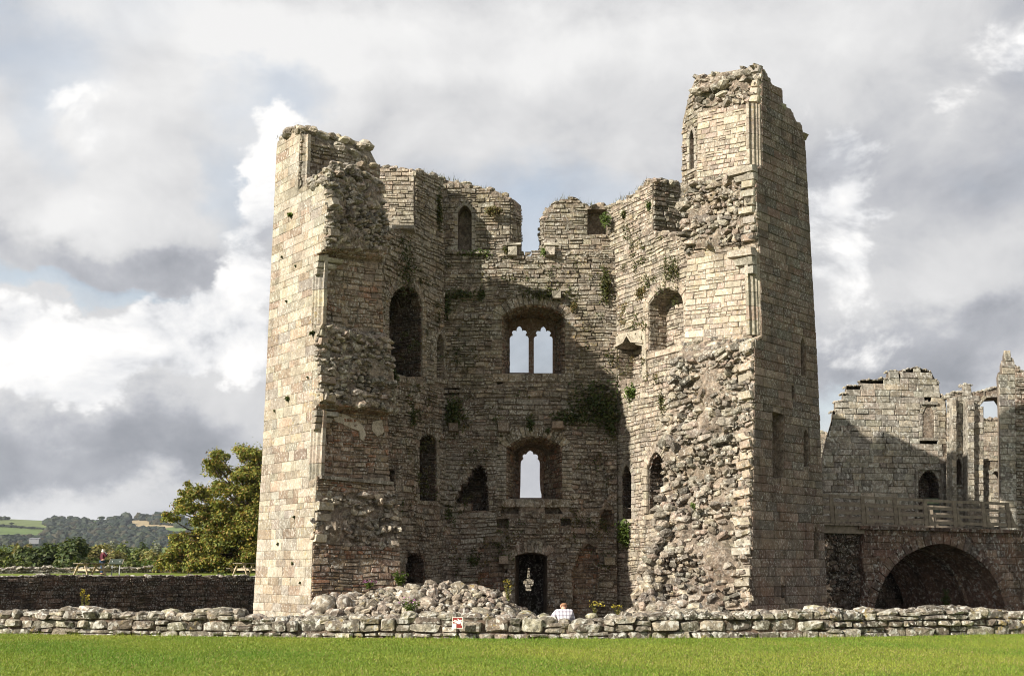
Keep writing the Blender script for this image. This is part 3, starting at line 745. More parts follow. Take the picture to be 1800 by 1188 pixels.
    V, Fc = beam(A + fn * .05, B + fn * .08, .22, .11); mesh_obj('string_course', V, Fc, MT['wall'], np.tile(np.array(PAL['frame'][1]) * .75, (8, 1)), T)
    # small weeds' holes (putlog holes) in the ashlar are dark sockets
    # ---- right wall stump
    fr = [(1318, 1090), (1320, 960), (1322, 840), (1324, 720), (1324, 600), (1337, 592), (1334, 437), (1330, 425), (1327, 300), (1338, 291), (1337, 182), (1338, 116)]
    bk = [(1112, 1085), (1138, 985), (1166, 880), (1168, 770), (1186, 640), (1203, 603), (1208, 456), (1203, 442), (1200, 332), (1226, 324), (1226, 190), (1232, 134)]
    kinds = ['rub', 'rub', 'rub', 'rub', 'ledge', 'palejamb', 'soffit', 'rub', 'ledge', 'palejamb', 'rub']
    f3 = [PFR.hit(*p) for p in fr]; b3 = [PFRi.hit(*p) for p in bk]
    for p in [(1346, 128), (1358, 150), (1374, 156), (1376, 186), (1390, 192), (1400, 214), (1407, 216), (1414, 240), (1437, 660), (1454, 1090)]:
        q = PFR.hit(*p); f3.append(q); b3.append(q - PFR.n * 3.3)
    HF, HB = [], []
    slots = [arch(1407, 1415, 594, 606, 660), arch(1412, 1421, 754, 768, 820), arch(1430, 1438, 925, 938, 982), [(1357, 842), (1357, 722), (1377, 728), (1377, 838)], [(1391, 700), (1391, 676), (1396, 680), (1396, 700)], [(1372, 1052), (1372, 1026), (1380, 1030), (1380, 1050)]]
    for sl in slots:
        q = PFR.px(sl); HF.append(PFR.P(q)); HB.append(PFR.back(.55).P(q))
    V, Fc = loft(f3, b3, list(zip(HF, HB)), list(range(len(HF))), [i for i, k in enumerate(kinds) if k]); mesh_obj('wall_core', V, Fc, MT['mortar'], np.tile(PAL['mortar'][0], (len(V), 1)), T)
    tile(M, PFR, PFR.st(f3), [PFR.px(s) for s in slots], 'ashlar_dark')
    ends(f3, b3, kinds, 'palejamb')
    crest(PFR, [(1338, 116), (1346, 128), (1358, 150)], 3.2, st=('rubble', 'rubble'), amp=.1); crest(PFR, [(1376, 186), (1390, 192)], 2.4); crest(PFR, [(1400, 214), (1414, 240)], 2.4)
    # ragged talus at the foot of the right stump
    P0, P1 = b3[0], b3[2]
    for i in range(150):
        t = R.random(); c = P0 * (1 - t) + P1 * t + np.array((R.uniform(-.15, .7), R.uniform(-.5, .15), R.uniform(-.2, .2)))
        V, Fc = rock(c, (R.uniform(.12, .3), R.uniform(.12, .26), R.uniform(.08, .2))); M.add('rubble_stone', 'rubble', V, Fc, tint('rubble', .2))
    # inner corner of the tall stump with a lancet
    e = PFRi.hit(1229, 250); pn = Patch.plan((e[0] - .5 * 4, e[1] + .866 * 4), (e[0], e[1]))
    wallface(M, T, pn, [(1199, 345), (1200, 215), (1206, 190), (1213, 162), (1222, 140), (1230, 132), (1230, 345)], [dict(px=arch(1213, 1221, 229, 244, 298), depth=.6, ring=.16)], 'wall', 1.4, 'corner_core', cap=0)
    # ---- back wall
    Z = [dict(poly=[(765, 700), (765, 440), (1085, 440), (1085, 700)], st='wall'), dict(poly=[(765, 1105), (765, 700), (1085, 700), (1085, 1105)], st='wall_low')]
    Hs = [
        dict(px=arch(882, 993, 536, 556, 657, 'seg', 7), bpx=arch(894, 976, 559, 567, 656, 'seg', 7), depth=2.1, open=1, ring=.44, L=.17, side='brown', alt=.1, rmat='wall', rpal='wall', rd=.07),
        dict(px=arch(890, 988, 767, 786, 877, 'seg', 7), bpx=arch(911, 957, 786, 796, 876, 'seg', 7), depth=2.1, open=1, ring=.42, L=.17, side='brown', alt=.1, rmat='wall_low', rpal='wall', rd=.07),
        dict(px=[(829, 897), (829, 886), (800, 884), (800, 874), (806, 874), (806, 862), (811, 862), (811, 850), (821, 850), (821, 838), (829, 836), (830, 825), (842, 815), (856, 825), (857, 850), (859, 897)], depth=1.5, side='dark'),  # dark reveal colours the doorway's shade into the stones
        dict(px=[(1012, 893), (1026, 888), (1026, 880), (1036, 878), (1036, 862), (1043, 860), (1040, 836), (1049, 832), (1044, 806), (1054, 800), (1066, 830), (1070, 870), (1058, 893)], depth=.16, side='wall_low'),
        dict(px=arch(905, 962, 971, 977, 1082, 'seg', 5), depth=2.1, bpx=arch(912, 955, 974, 979, 1080, 'seg', 5), open=1, ring=.34, L=.17, rmat='wall_low', rpal='low'),
        dict(px=[(846, 1075), (838, 1040), (842, 1000), (836, 985), (842, 962), (858, 950), (880, 952), (884, 975), (893, 1000), (890, 1075)], depth=.3, side='brown'),
        dict(px=[(1000, 1080), (1008, 1040), (1004, 1010), (1012, 985), (1020, 965), (1034, 954), (1050, 962), (1054, 1000), (1048, 1040), (1046, 1080)], depth=.3, side='brown'),
        dict(px=[(1053, 930), (1054, 905), (1062, 894), (1078, 896), (1080, 928)], depth=.5, side='brown'),
        dict(px=[(874, 927), (872, 912), (894, 911), (893, 927)], depth=.5), dict(px=[(986, 924), (985, 911), (1004, 911), (1004, 922)], depth=.5),
        dict(px=[(774, 695), (774, 682), (808, 682), (808, 694)], depth=.5), dict(px=[(896, 1018), (896, 1004), (905, 1004), (905, 1018)], depth=.4),
        dict(px=[(874, 676), (872, 650), (881, 645), (882, 660), (884, 674)], depth=.45), dict(px=[(993, 668), (994, 650), (1003, 648), (1000, 664)], depth=.45),
        dict(px=[(1046, 692), (1047, 678), (1060, 674), (1070, 680), (1070, 694)], depth=.5), dict(px=[(880, 903), (882, 890), (912, 890), (912, 903)], depth=.35),
        dict(px=[(958, 903), (958, 888), (982, 890), (990, 903)], depth=.35)]
    wallface(M, T, PB, [(765, 1105), (765, 446), (800, 443), (850, 447), (917, 452), (950, 452), (1000, 447), (1085, 452), (1085, 1105)], Hs, 'wall', 2.1, 'back_wall_core', zones=Z, cap=.5)
    # window plates with foiled lights
    def plate(y0, quad, lights, nm, thick=.3, mat='frame', c=(.26, .17, .125)):
        pp = Patch.plan((-4, y0), (6, y0)); q = pp.px(quad); hs = [(pp.P(pp.px(l)), pp.back(thick).P(pp.px(l))) for l in lights]
        V, Fc = loft(pp.P(q), pp.back(thick).P(q), hs); return mesh_obj(nm, V, Fc, MT[mat], np.tile(np.array(c), (len(V), 1)), T)
    off = lambda x, y: (660 + x / 4.244, 480 + y / 4.243)
    l1 = [off(*p) for p in ((1002, 742), (1002, 475), (1012, 460), (1024, 457), (1018, 445), (1020, 428), (1031, 418), (1045, 419), (1052, 424), (1055, 405), (1062, 393), (1074, 386), (1085, 393), (1092, 405), (1095, 422), (1105, 416), (1120, 419), (1130, 432), (1128, 447), (1121, 457), (1134, 460), (1143, 474), (1143, 742))]
    l2 = [(x + 42.3, y + .8) for x, y in l1]
    plate(48.06, [(885, 664), (885, 552), (985, 552), (985, 664)], [l1, l2], 'window_tracery')
    off = lambda x, y: (660 + x / 4.244, 720 + y / 4.243)
    l3 = [off(*p) for p in ((1078, 656), (1082, 560), (1084, 400), (1088, 378), (1104, 362), (1098, 350), (1100, 335), (1112, 326), (1124, 328), (1130, 320), (1140, 306), (1156, 300), (1172, 308), (1180, 328), (1194, 326), (1208, 332), (1214, 346), (1210, 362), (1222, 374), (1227, 395), (1226, 520), (1232, 600), (1239, 625), (1239, 656))]
    plate(48.06, [(900, 880), (900, 778), (966, 778), (966, 880)], [l3], 'window_tracery')
    slit = [(924, 1038), (924, 1031), (920, 1027), (920, 1020), (926, 1017), (928, 998), (931, 998), (932, 1017), (938, 1019), (938, 1027), (934, 1031), (934, 1038)]
    plate(48.06, [(900, 1090), (900, 966), (968, 966), (968, 1090)], [slit], 'loop_plate', .35, 'dark', (.05, .042, .036))  # near-black colour paints the doorway's shade onto the plate
    # parapet: two merlons with splayed sides
    PP = PB.back(.3)
    def merlon(px, bpx, holes=()):
        f = PP.px(px); nb = PP.back(1.3); b = nb.px(bpx); hs = [(PP.P(PP.px(h)), PP.back(.7).P(PP.px(h))) for h in holes]
        f3, b3 = PP.P(f), nb.P(b); V, Fc = loft(f3, b3, hs, list(range(len(hs)))); mesh_obj('merlon_core', V, Fc, MT['mortar'], np.tile(PAL['mortar'][0], (len(V), 1)), T)
        ex = [offset(PP.px(h), .12) if len(h) > 6 else PP.px(h) for h in holes]
        tile(M, PP, f, ex, 'wall')
        for h in holes:
            if len(h) > 6: ring(M, PP, PP.px(h), .16)
        for i in range(len(f) - 1):
            qp, q = quad_patch(f3[i], b3[i], b3[i + 1], f3[i + 1])
            if abs(f[i + 1][1] - f[i][1]) > .5: tile(M, qp, q, (), 'wall')
        crest(PP, [p for p in px if p[1] < 400], 1.2, st=('wall', 'wall'), amp=.06)
    merlon([(765, 452), (765, 312), (790, 318), (835, 329), (870, 335), (893, 347), (897, 352), (896, 442), (896, 452)], [(765, 452), (765, 312), (790, 318), (835, 329), (870, 335), (905, 352), (916, 362), (917, 442), (917, 452)], [arch(805, 829, 362, 375, 443)])
    merlon([(957, 452), (957, 432), (956, 386), (966, 364), (985, 351), (1015, 350), (1031, 362), (1068, 362), (1090, 370), (1090, 452)], [(948, 452), (948, 432), (949, 392), (962, 366), (985, 353), (1015, 352), (1031, 362), (1068, 362), (1090, 370), (1090, 452)], [[(1033, 412), (1033, 368), (1067, 368), (1067, 412)]])
    for q in (902, 968):      # corbel blocks at the foot of the crenel
        V, Fc = block(PB, PB.px([(q - 9, 452), (q + 7, 452), (q + 7, 436), (q - 9, 436)]), .3, .01); M.add('corbel', 'frame', V, Fc, tint('frame'))
        V, Fc = block(PB, PB.px([(q - 12, 435), (q + 14, 435), (q + 14, 430), (q - 12, 430)]), .36, .005); M.add('corbel', 'frame', V, Fc, tint('frame'))
    # ---- inner left wall
    wallface(M, T, PBL, [(640, 1105), (650, 406), (728, 404), (729, 300), (745, 305), (760, 309), (778, 316), (779, 445), (782, 1105)], [  # dark sides below paint shade into the openings
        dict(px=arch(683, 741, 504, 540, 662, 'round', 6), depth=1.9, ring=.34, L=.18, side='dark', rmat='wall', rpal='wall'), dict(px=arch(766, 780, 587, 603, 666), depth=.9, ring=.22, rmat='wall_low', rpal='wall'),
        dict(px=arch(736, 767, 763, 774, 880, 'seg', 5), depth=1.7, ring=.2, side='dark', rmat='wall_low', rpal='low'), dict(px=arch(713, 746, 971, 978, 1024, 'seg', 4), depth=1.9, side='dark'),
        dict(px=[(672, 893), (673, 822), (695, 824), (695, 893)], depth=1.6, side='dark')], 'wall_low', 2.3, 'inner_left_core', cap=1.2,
        zones=[dict(poly=[(640, 560), (650, 406), (728, 404), (729, 300), (745, 305), (778, 316), (780, 560)], st='wall'), dict(poly=[(640, 1105), (645, 560), (780, 560), (782, 1105)], st='wall_low')])
    pq = Patch.plan((-6.2, 43.75), (-4.02, 43.75))
    wallface(M, T, pq, [(655, 412), (660, 294), (690, 296), (718, 297), (728, 303), (728, 412)], (), 'pale', 1.6, 'turret_core', cap=1.2)
    V, Fc = box((-4.9, 43.3, float(pq.hit(700, 409)[2])), (1.9, .7, .16)); mesh_obj('corbel_course', V, Fc, MT['frame'], np.tile(PAL['frame'][1], (8, 1)), T)
    # ---- inner right wall
    wallface(M, T, PBR, [(1066, 1105), (1072, 366), (1090, 357), (1110, 345), (1132, 327), (1137, 319), (1148, 318), (1148, 408), (1165, 411), (1190, 416), (1216, 428), (1216, 1105)], [
        dict(px=[(1141, 616), (1141, 534), (1150, 520), (1163, 509), (1178, 506), (1190, 510), (1199, 520), (1203, 535), (1203, 612)], depth=.9, ring=.28, side='pale', rpal='pale'),
        dict(px=[(1086, 668), (1086, 612), (1095, 606), (1102, 598), (1106, 590), (1111, 598), (1121, 606), (1131, 608), (1131, 662)], depth=.8, side='pale'),
        dict(px=arch(1094, 1111, 817, 836, 912), depth=1.6, side='dark', ring=.22, rpal='frame'), dict(px=arch(1141, 1174, 795, 824, 903), depth=2.2, side='dark', ring=.26, rpal='pale', rd=.12)],  # dark sides make these sunlit lancet recesses look shaded
        'pale', 2.5, 'inner_right_core', cap=1.2, zones=[dict(poly=None, st='pale', ex=[[(1072, 672), (1072, 604), (1090, 586), (1138, 575), (1140, 672)]])])
    h = PBR.hit(1148, 360); pr = Patch.plan((h[0], h[1]), (h[0] + 2.6, h[1] + 1.5))
    wallface(M, T, pr, [(1148, 409), (1148, 319), (1165, 317), (1180, 321), (1200, 328), (1206, 409)], (), 'wall_low', .8, 'parapet_return_core', cap=.8)
    # ogee-headed niche frame
    f = PBR.px([(1073, 672), (1073, 606), (1090, 588), (1137, 577), (1139, 668), (1131, 668), (1131, 608), (1121, 606), (1111, 598), (1106, 590), (1102, 598), (1095, 606), (1086, 612), (1086, 670)])
    V, Fc = loft(PBR.P(f, .08), PBR.P(f, -.1)); mesh_obj('niche_frame', V, Fc, MT['frame'], np.tile(np.array((.40, .35, .27)), (len(V), 1)), T)
    f = PBR.px([(1077, 672), (1077, 611), (1098, 600), (1106, 586), (1113, 598), (1134, 600), (1134, 604), (1113, 602), (1106, 591), (1100, 603), (1080, 614), (1080, 672)])
    V, Fc = loft(PBR.P(f, .15), PBR.P(f, .0)); mesh_obj('hood_mould', V, Fc, MT['frame'], np.tile(np.array((.38, .33, .26)), (len(V), 1)), T)
    for y in (862, 876, 891):
        a = PBR.hit(1141, y); b = PBR.hit(1174, y); V, Fc = tube([a - PBR.n * .2, b - PBR.n * .2], [.025, .025], 6); mesh_obj('iron_bar', V, Fc, MT['iron'], None, T)
    a = PBR.hit(1094, 893); b = PBR.hit(1111, 893); V, Fc = tube([a - PBR.n * .2, b - PBR.n * .2], [.02, .02], 6); mesh_obj('iron_bar', V, Fc, MT['iron'], None, T)
    # floor ledges and corbels of the lost storeys
    for p, pts in ((PB, [(885, 752, 20, 16), (980, 748, 20, 12), (797, 752, 16, 16), (978, 521, 16, 14), (884, 522, 14, 12), (885, 984, 16, 14), (986, 984, 18, 12), (1071, 986, 20, 14)]),):
        for x, y, w, hh in pts:
            V, Fc = block(p, p.px([(x - w / 2, y + hh / 2), (x + w / 2, y + hh / 2), (x + w / 2, y - hh / 2), (x - w / 2, y - hh / 2)]), .38, .02, .25); M.add('corbel', 'frame', V, Fc, tint('wall'))
    for p, x0, x1, y, hh, d in ((PB, 788, 868, 558, 7, .14), (PB, 776, 878, 688, 6, .12), (PB, 1000, 1075, 690, 5, .1), (PB, 772, 868, 446, 5, .2), (PB, 776, 868, 908, 4, .1)):
        n = int((x1 - x0) / 12)
        for i in range(n):
            a, b = x0 + (x1 - x0) * i / n, x0 + (x1 - x0) * (i + 1) / n - .5
            V, Fc = block(p, p.px([(a, y + hh / 2), (b, y + hh / 2), (b, y - hh / 2), (a, y - hh / 2)]), d * R.uniform(.6, 1.2), .015); M.add('ledge_stone', 'wall', V, Fc, tint('wall'))
    M.flush()
build_tower()

# ================================================================== LOW WALL, MOUND, MOAT WALL
def build_low_wall():
    T = thing('low_stone_wall', 'low lichen-spotted field wall running across the whole lawn edge in front of the tower', 'stone wall', (0, 28.5, 0))
    M = Masonry(T)
    pts = [(-17.5, 30.9), (-11, 29.5), (-4, 28.3), (1.5, 27.9), (8, 28.6), (13, 30.0), (20, 32.4)]
    # top of the wall in the photograph, px -> y
    tx = [-80, 60, 140, 230, 330, 345, 410, 430, 470, 560, 640, 780, 900, 950, 970, 1035, 1090, 1180, 1300, 1400, 1450, 1480, 1600, 1680, 1720, 1800, 1900]
    ty = [1079, 1078, 1071, 1081, 1081, 1074, 1074, 1087, 1089, 1089, 1086, 1082, 1084, 1086, 1095, 1095, 1084, 1080, 1080, 1074, 1074, 1076, 1074, 1070, 1074, 1078, 1080]
    for a, b in zip(pts[:-1], pts[1:]):
        p = Patch.plan(a, b); ln = math.hypot(b[0] - a[0], b[1] - a[1])
        top = []
        for s in np.arange(0, ln + .2, .2):
            s = min(s, ln); w = p.P(np.array([[s, .5]]))[0]; px = 900 + F * (w[0] / w[1]) * 1.03; y = np.interp(px, tx, ty)
            d = ray(px, y); top.append((s, EYE + d[2] / d[1] * w[1]))
        O = [(0, -.15), (ln, -.15)] + top[::-1]; q = np.array(O)
        inner = q.copy(); inner[2:, 1] -= .07
        V, Fc = loft(p.P(inner), p.back(.55).P(inner)); mesh_obj('wall_core', V, Fc, MT['mortar'], np.tile(np.array((.17, .125, .095)), (len(V), 1)), T)
        t = -.06
        while t < .9:
            h = R.uniform(.13, .29); iv = inside_iv(q, t + h * .55)
            for x0, x1 in iv:
                s = x0 - R.uniform(0, .2)
                while s < x1:
                    l = h * R.uniform(1., 3.1)
                    topc = np.interp(s + l / 2, [k[0] for k in top], [k[1] for k in top])
                    hh = h
                    if t + h > topc - .1: hh = max(.1, topc - t)
                    subs = [(t + hh / 2, hh)]
                    if R.random() < .33 and hh > .17: subs = [(t + hh * .27, hh * .5), (t + hh * .76, hh * .46)]
                    for cy, ch in subs:
                        V, Fc = cobble(p, (s + l / 2, cy + R.uniform(-.015, .015)), l * .485, ch * .47, R.uniform(.04, .2), R.gauss(0, .05), .13, -.25, R.uniform(.25, .5), R.uniform(.72, .92))
                        M.add('stone', 'lichen', V, Fc, tint('lichen', .3), l * ch)
                    s += l + .01
            t += h + .012
        # loose top stones
        s = 0
        while s < ln:
            l = R.uniform(.25, .62); z = np.interp(s + l / 2, [k[0] for k in top], [k[1] for k in top]); hh = R.uniform(.07, .15)
            for dd in (.1, .38):
                V, Fc = rock(p.P(np.array([[s + l / 2, z - .02]]), -dd + R.uniform(-.05, .05))[0], (l * .52, R.uniform(.15, .24), hh), (R.uniform(-.15, .15), R.uniform(-.15, .15), math.atan2(p.u[1], p.u[0]) + R.uniform(-.3, .3)), .2)
                M.add('stone', 'lichen', V, Fc, tint('lichen', .25))
            s += l * .95
    for px, py, w, h in ((925, 1083, 30, 19), (956, 1086, 20, 17), (385, 1078, 44, 20), (100, 1078, 60, 15), (1432, 1076, 46, 26), (1788, 1098, 40, 20), (1040, 1083, 22, 12), (300, 1078, 40, 16)):
        c = at_depth(px, py, 28.6 + .0139 * abs((px - 900) / 65) ** 1.9); k = c[1] / F
        V, Fc = rock(c, (w * k * .5, .26, h * k * .55), (0, 0, R.uniform(-.2, .2)), .1); M.add('stone', 'lichen', V, Fc, np.array((.36, .33, .22)) * R.uniform(.85, 1.1), 9, True)
    M.flush()
build_low_wall()

def build_mound():
    T = thing('rubble_mound', 'heap of pale tumbled boulders between the low wall and the left tower stump', 'rubble heap', (-3.5, 31.5, -.3))
    M = Masonry(T)
    prof_x = [530, 545, 580, 620, 680, 760, 840, 880, 905, 930, 960]; prof_y = [1086, 1066, 1053, 1046, 1036, 1026, 1030, 1045, 1064, 1080, 1094]
    ridge = 31.6
    def hgt(x, y):
        px = 900 + F * (x / y) * 1.03; top = np.interp(px, prof_x, prof_y); d = ray(px, top); zt = EYE + d[2] / d[1] * ridge
        if px < 530 or px > 960: zt = -.3
        f = (y - 28.7) / (ridge - 28.7)
        if f <= 1: return -.1 + (zt + .1) * (max(0, f) ** .7)
        return zt - .55 * (y - ridge)
    xs = np.arange(-6.6, 1.6, .22); ys = np.arange(28.7, 34.4, .22)
    V = np.array([(x, y, hgt(x, y) - .10) for y in ys for x in xs]); nx = len(xs)
    Fc = [(j * nx + i, j * nx + i + 1, (j + 1) * nx + i + 1, (j + 1) * nx + i) for j in range(len(ys) - 1) for i in range(nx - 1)]
    mesh_obj('packed_earth', V, Fc, MT['earth'], None, T, True)
    pts = []
    for r in ((.17, .28), (.11, .17), (.06, .11)):
        for _ in range({.17: 90, .11: 700, .06: 2600}[r[0]]):
            x, y = R.uniform(-6.2, 1.0), R.uniform(28.75, 33.0); rr = R.uniform(*r); z = hgt(x, y)
            if z < -.15: continue
            if any((x - a) ** 2 + (y - b) ** 2 < (.72 * (rr + c)) ** 2 for a, b, c in pts): continue
            pts.append((x, y, rr))
            V, Fc = rock((x, y, z + rr * .12), (rr * R.uniform(.95, 1.35), rr * R.uniform(.8, 1.1), rr * R.uniform(.55, .85)), (R.uniform(-.4, .4), R.uniform(-.4, .4), R.uniform(0, 6.3)), .2)
            M.add('boulder', 'lichen' if R.random() < .5 else 'rubble', V, Fc, tint('pale', .3) * .85)
    for px, py, w, h in ((570, 1062, 46, 34), (604, 1060, 28, 26), (556, 1080, 40, 18), (590, 1080, 26, 14)):
        c = at_depth(px, py, 30.6); k = c[1] / F; V, Fc = rock(c, (w * k * .55, .4, h * k * .55), (0, 0, R.uniform(-.3, .3)), .1); M.add('boulder', 'lichen', V, Fc, tint('pale'), None, True)
    M.flush()
    # scattered fallen stones at the foot of the right stump
    T2 = thing('fallen_stones', 'small strip of fallen stones at the foot of the right stump behind the low wall', 'rubble heap', (4.6, 30.5, -.2)); M = Masonry(T2)
    for _ in range(150):
        x, y = R.uniform(2.6, 7.5), R.uniform(29.2, 34); rr = R.uniform(.1, .3); z = -.15 + .75 * max(0, (y - 29.2) / 4.5) * math.exp(-((x - 4.8) / 1.6) ** 2)
        V, Fc = rock((x, y, z), (rr * 1.2, rr, rr * .7), None, .15); M.add('boulder', 'lichen' if R.random() < .4 else 'rubble', V, Fc, tint('pale', .2))
    M.flush()
build_mound()

def lawn_z(y): return 1.12 + (y - 50) * .0075
def build_moat_side():
    a, b = (-26.5, 48.0), (-11.2, 61.2)
    T = thing('moat_wall', 'dark retaining wall rising from the moat left of the tower', 'stone wall', (a[0], a[1], -3)); M = Masonry(T)
    p = Patch.plan(a, b); ln = math.hypot(b[0] - a[0], b[1] - a[1])
    z0 = lambda s: p.hit(900 + 1.03 * F * (p.P(np.array([[s, 0]]))[0][0] / p.P(np.array([[s, 0]]))[0][1]), 1012.5)[2]
    top = [(s, float(z0(s)) + R.uniform(-.05, .06)) for s in np.arange(0, ln + .1, .5)]
    q = np.array([(0, -3.2), (ln, -3.2)] + top[::-1]); V, Fc = loft(p.P(q), p.back(1.).P(q)); mesh_obj('wall_core', V, Fc, MT['dark'], np.tile(PAL['dark'][0], (len(V), 1)), T)
    q2 = np.array([(0, -.6), (ln, -.6)] + top[::-1]); tile(M, p, q2, (), 'dark')
    for s, z in top:
        for k in range(3):
            V, Fc = rock(p.P(np.array([[s + k * .17, z - .03]]), -R.uniform(.05, .6))[0], (R.uniform(.12, .3), .2, R.uniform(.04, .09))); M.add('coping_stone', 'lichen', V, Fc, tint('lichen') * .7)
    M.flush()
    LZ = 1.2
    # lawn beyond the moat
    V = np.array([(-26.5 - 40, 48 - 34, LZ), (-26.5, 48.6, LZ), (-11.2, 61.8, LZ), (5, 70, LZ), (5, 92, LZ), (-80, 92, LZ), (-120, 50, LZ)]); V[:, 2] = [lawn_z(q[1]) for q in V]; V2 = V.copy(); V2[:, 2] = -3.2
    n = len(V); tag(mesh_obj('upper_lawn', np.concatenate([V, V2]), [tuple(range(n))] + [(i, (i + 1) % n, n + (i + 1) % n, n + i) for i in range(n)], MT['grass']), kind='structure')
    a, b = (-46, 74.), (-6, 97.); T = thing('parapet_wall', 'low far dry-stone wall beyond the upper lawn, under the trees', 'stone wall', (a[0], a[1], LZ)); M = Masonry(T)
    p = Patch.plan(a, b); ln = math.hypot(b[0] - a[0], b[1] - a[1]); top = []
    for s in np.arange(0, ln + .1, .5):
        w = p.P(np.array([[s, 0]]))[0]; px = 900 + 1.03 * F * w[0] / w[1]; top.append((s, float(p.hit(px, np.interp(px, [0, 50, 75, 90, 290, 440], [999, 999, 996, 999, 997, 998]))[2]) + R.uniform(-.06, .06)))
    q = np.array([(0, LZ - .4), (ln, LZ - .4)] + top[::-1]); V, Fc = loft(p.P(q), p.back(.7).P(q)); mesh_obj('wall_core', V, Fc, MT['dark'], np.tile(PAL['dark'][0], (len(V), 1)), T)
    S = dict(ST['dark']); S.update(mat='lichen', pal='lichen', row=(.12, .2), ln=(.25, .7)); tile(M, p, q, (), S)
    for s, z in top:
        for k in range(2):
            V, Fc = rock(p.P(np.array([[s + k * .25, z]]), -R.uniform(.0, .4))[0], (R.uniform(.15, .35), .25, R.uniform(.07, .15))); M.add('coping_stone', 'lichen', V, Fc, tint('lichen'))
    M.flush(minpx=25)
    return LZ
LZ = build_moat_side()

# ================================================================== CASTLE BEHIND, BRIDGE
def build_castle():
    T = thing('castle_range', 'roofless grey lichened castle wall with lancet windows behind the footbridge', 'castle ruin', (21, 58, 0)); M = Masonry(T)
    p = Patch.plan((15, 57), (40, 60.5))
    O = [(1440, 1110), (1446, 800), (1452, 772), (1456, 760), (1463, 735), (1464, 722), (1468, 722), (1468, 706), (1482, 704), (1482, 690), (1487, 690), (1488, 678), (1512, 677), (1512, 668), (1562, 665), (1562, 652), (1578, 652), (1580, 658), (1590, 650), (1612, 646), (1636, 652), (1642, 664), (1650, 672), (1652, 690), (1662, 700), (1666, 1110)]
    Hs = [dict(px=arch(1621, 1642, 712, 728, 769), depth=1.0, side='dark', ring=.2, rmat='castle', rpal='castle'), dict(px=arch(1614, 1650, 826, 846, 905), depth=1.0, side='dark', ring=.22, rmat='castle', rpal='castle'),  # dark reveal stones carry painted shade inside the lancets
          dict(px=[(1657, 796), (1657, 788), (1668, 788), (1668, 796)], depth=.4)]
    wallface(M, T, p, O, Hs, 'castle', 1.2, 'wall_core', cap=.9, bshift=.45, cs=.45)
    # square label frame and small foils of the lower window
    for pts in ([(1608, 908), (1608, 824), (1611, 824), (1611, 908)], [(1653, 908), (1653, 824), (1656, 824), (1656, 908)], [(1607, 826), (1607, 822), (1657, 822), (1657, 826)], [(1617, 711), (1617, 707), (1646, 707), (1646, 711)]):
        q = p.px(pts); V, Fc = loft(p.P(q, .16), p.P(q, -.1)); mesh_obj('label_mould', V, Fc, MT['castle'], np.tile(PAL['castle'][0], (len(V), 1)), T)
    M.flush()
    T = thing('broken_tall_bay', 'tall ruined window bay with a broken arch and sky showing through it', 'castle ruin', (27, 57, 0)); M = Masonry(T)
    p2 = Patch.plan((20, 57.2), (40, 58.5))
    O = [(1664, 1110), (1664, 700), (1676, 690), (1690, 688), (1692, 676), (1706, 676), (1708, 690), (1726, 688), (1745, 682), (1762, 680), (1762, 1110)]
    sky_open = [(1728, 870), (1727, 740), (1722, 712), (1706, 716), (1702, 722), (1712, 708), (1722, 703), (1734, 696), (1752, 698), (1758, 705), (1760, 735), (1760, 800), (1760, 870)]
    door = arch(1739, 1761, 828, 842, 925, 'seg', 4)
    Hs = [dict(px=sky_open[:3] + sky_open[6:], depth=1.3, shift=(.5, 0), open=1, ring=.14, rmat='castle', rpal='castle'), dict(px=arch(1679, 1690, 806, 818, 852), depth=.5, ring=.14, rmat='castle', rpal='castle')]
    Hs[0]['px'] = [(1728, 806), (1727, 740), (1722, 712), (1734, 699), (1752, 698), (1758, 707), (1760, 735), (1760, 806)]
    Hs.append(dict(px=door, depth=1.3, shift=(.5, 0), open=1, ring=.2, rmat='castle', rpal='castle'))
    wallface(M, T, p2, O, Hs, 'castle', 1.2, 'wall_core', cap=.8, bshift=.6, cs=.6)
    for px0, px1, y0, y1, d in ((1668, 1676, 700, 1000, .35), (1692, 1704, 702, 1000, .55), (1706, 1724, 716, 1000, .3)):     # attached shafts
        f = [(px0, y1), (px0, y0), (px1, y0), (px1, y1)]; q = p2.px(f); fq = p2.P(q, d); V, Fc = loft(fq, p2.P(q, -.1)); mesh_obj('wall_shaft', V, Fc, MT['mortar'], np.tile(PAL['castle'][0], (len(V), 1)), T)
        pp = Patch(p2.O + p2.n * d, p2.u, p2.w, p2.n); S = dict(ST['castle']); S['part'] = 'shaft_stone'; S['ln'] = (.3, .6); tile(M, pp, pp.st(fq), (), S)
    M.flush()
    T = thing('tall_pier', 'tall broken stone pier with a stepped top at the right edge of the view', 'castle ruin', (27, 53, 0)); M = Masonry(T)
    p3 = Patch.plan((22, 54.2), (40, 57))
    wallface(M, T, p3, [(1760, 1110), (1756, 690), (1754, 655), (1760, 652), (1760, 634), (1765, 632), (1765, 616), (1776, 616), (1777, 628), (1781, 630), (1784, 642), (1790, 1110)], (), 'castle', 1.5, 'wall_core', cap=0, bshift=.85, cs=.6)
    p4 = Patch.plan((p3.hit(1785, 800)[0] + .0, p3.hit(1785, 800)[1]), (40, 54.5))
    wallface(M, T, p4, [(1786, 1110), (1784, 640), (1800, 655), (1840, 670), (1850, 1110)], (), 'wall_low', 1.5, 'wall_core', cap=.6, bshift=.8, cs=.6)
    M.flush()
    T = thing('far_castle_wall', 'sunlit far castle wall seen through the tall window bay', 'castle ruin', (30, 72, 0)); M = Masonry(T)
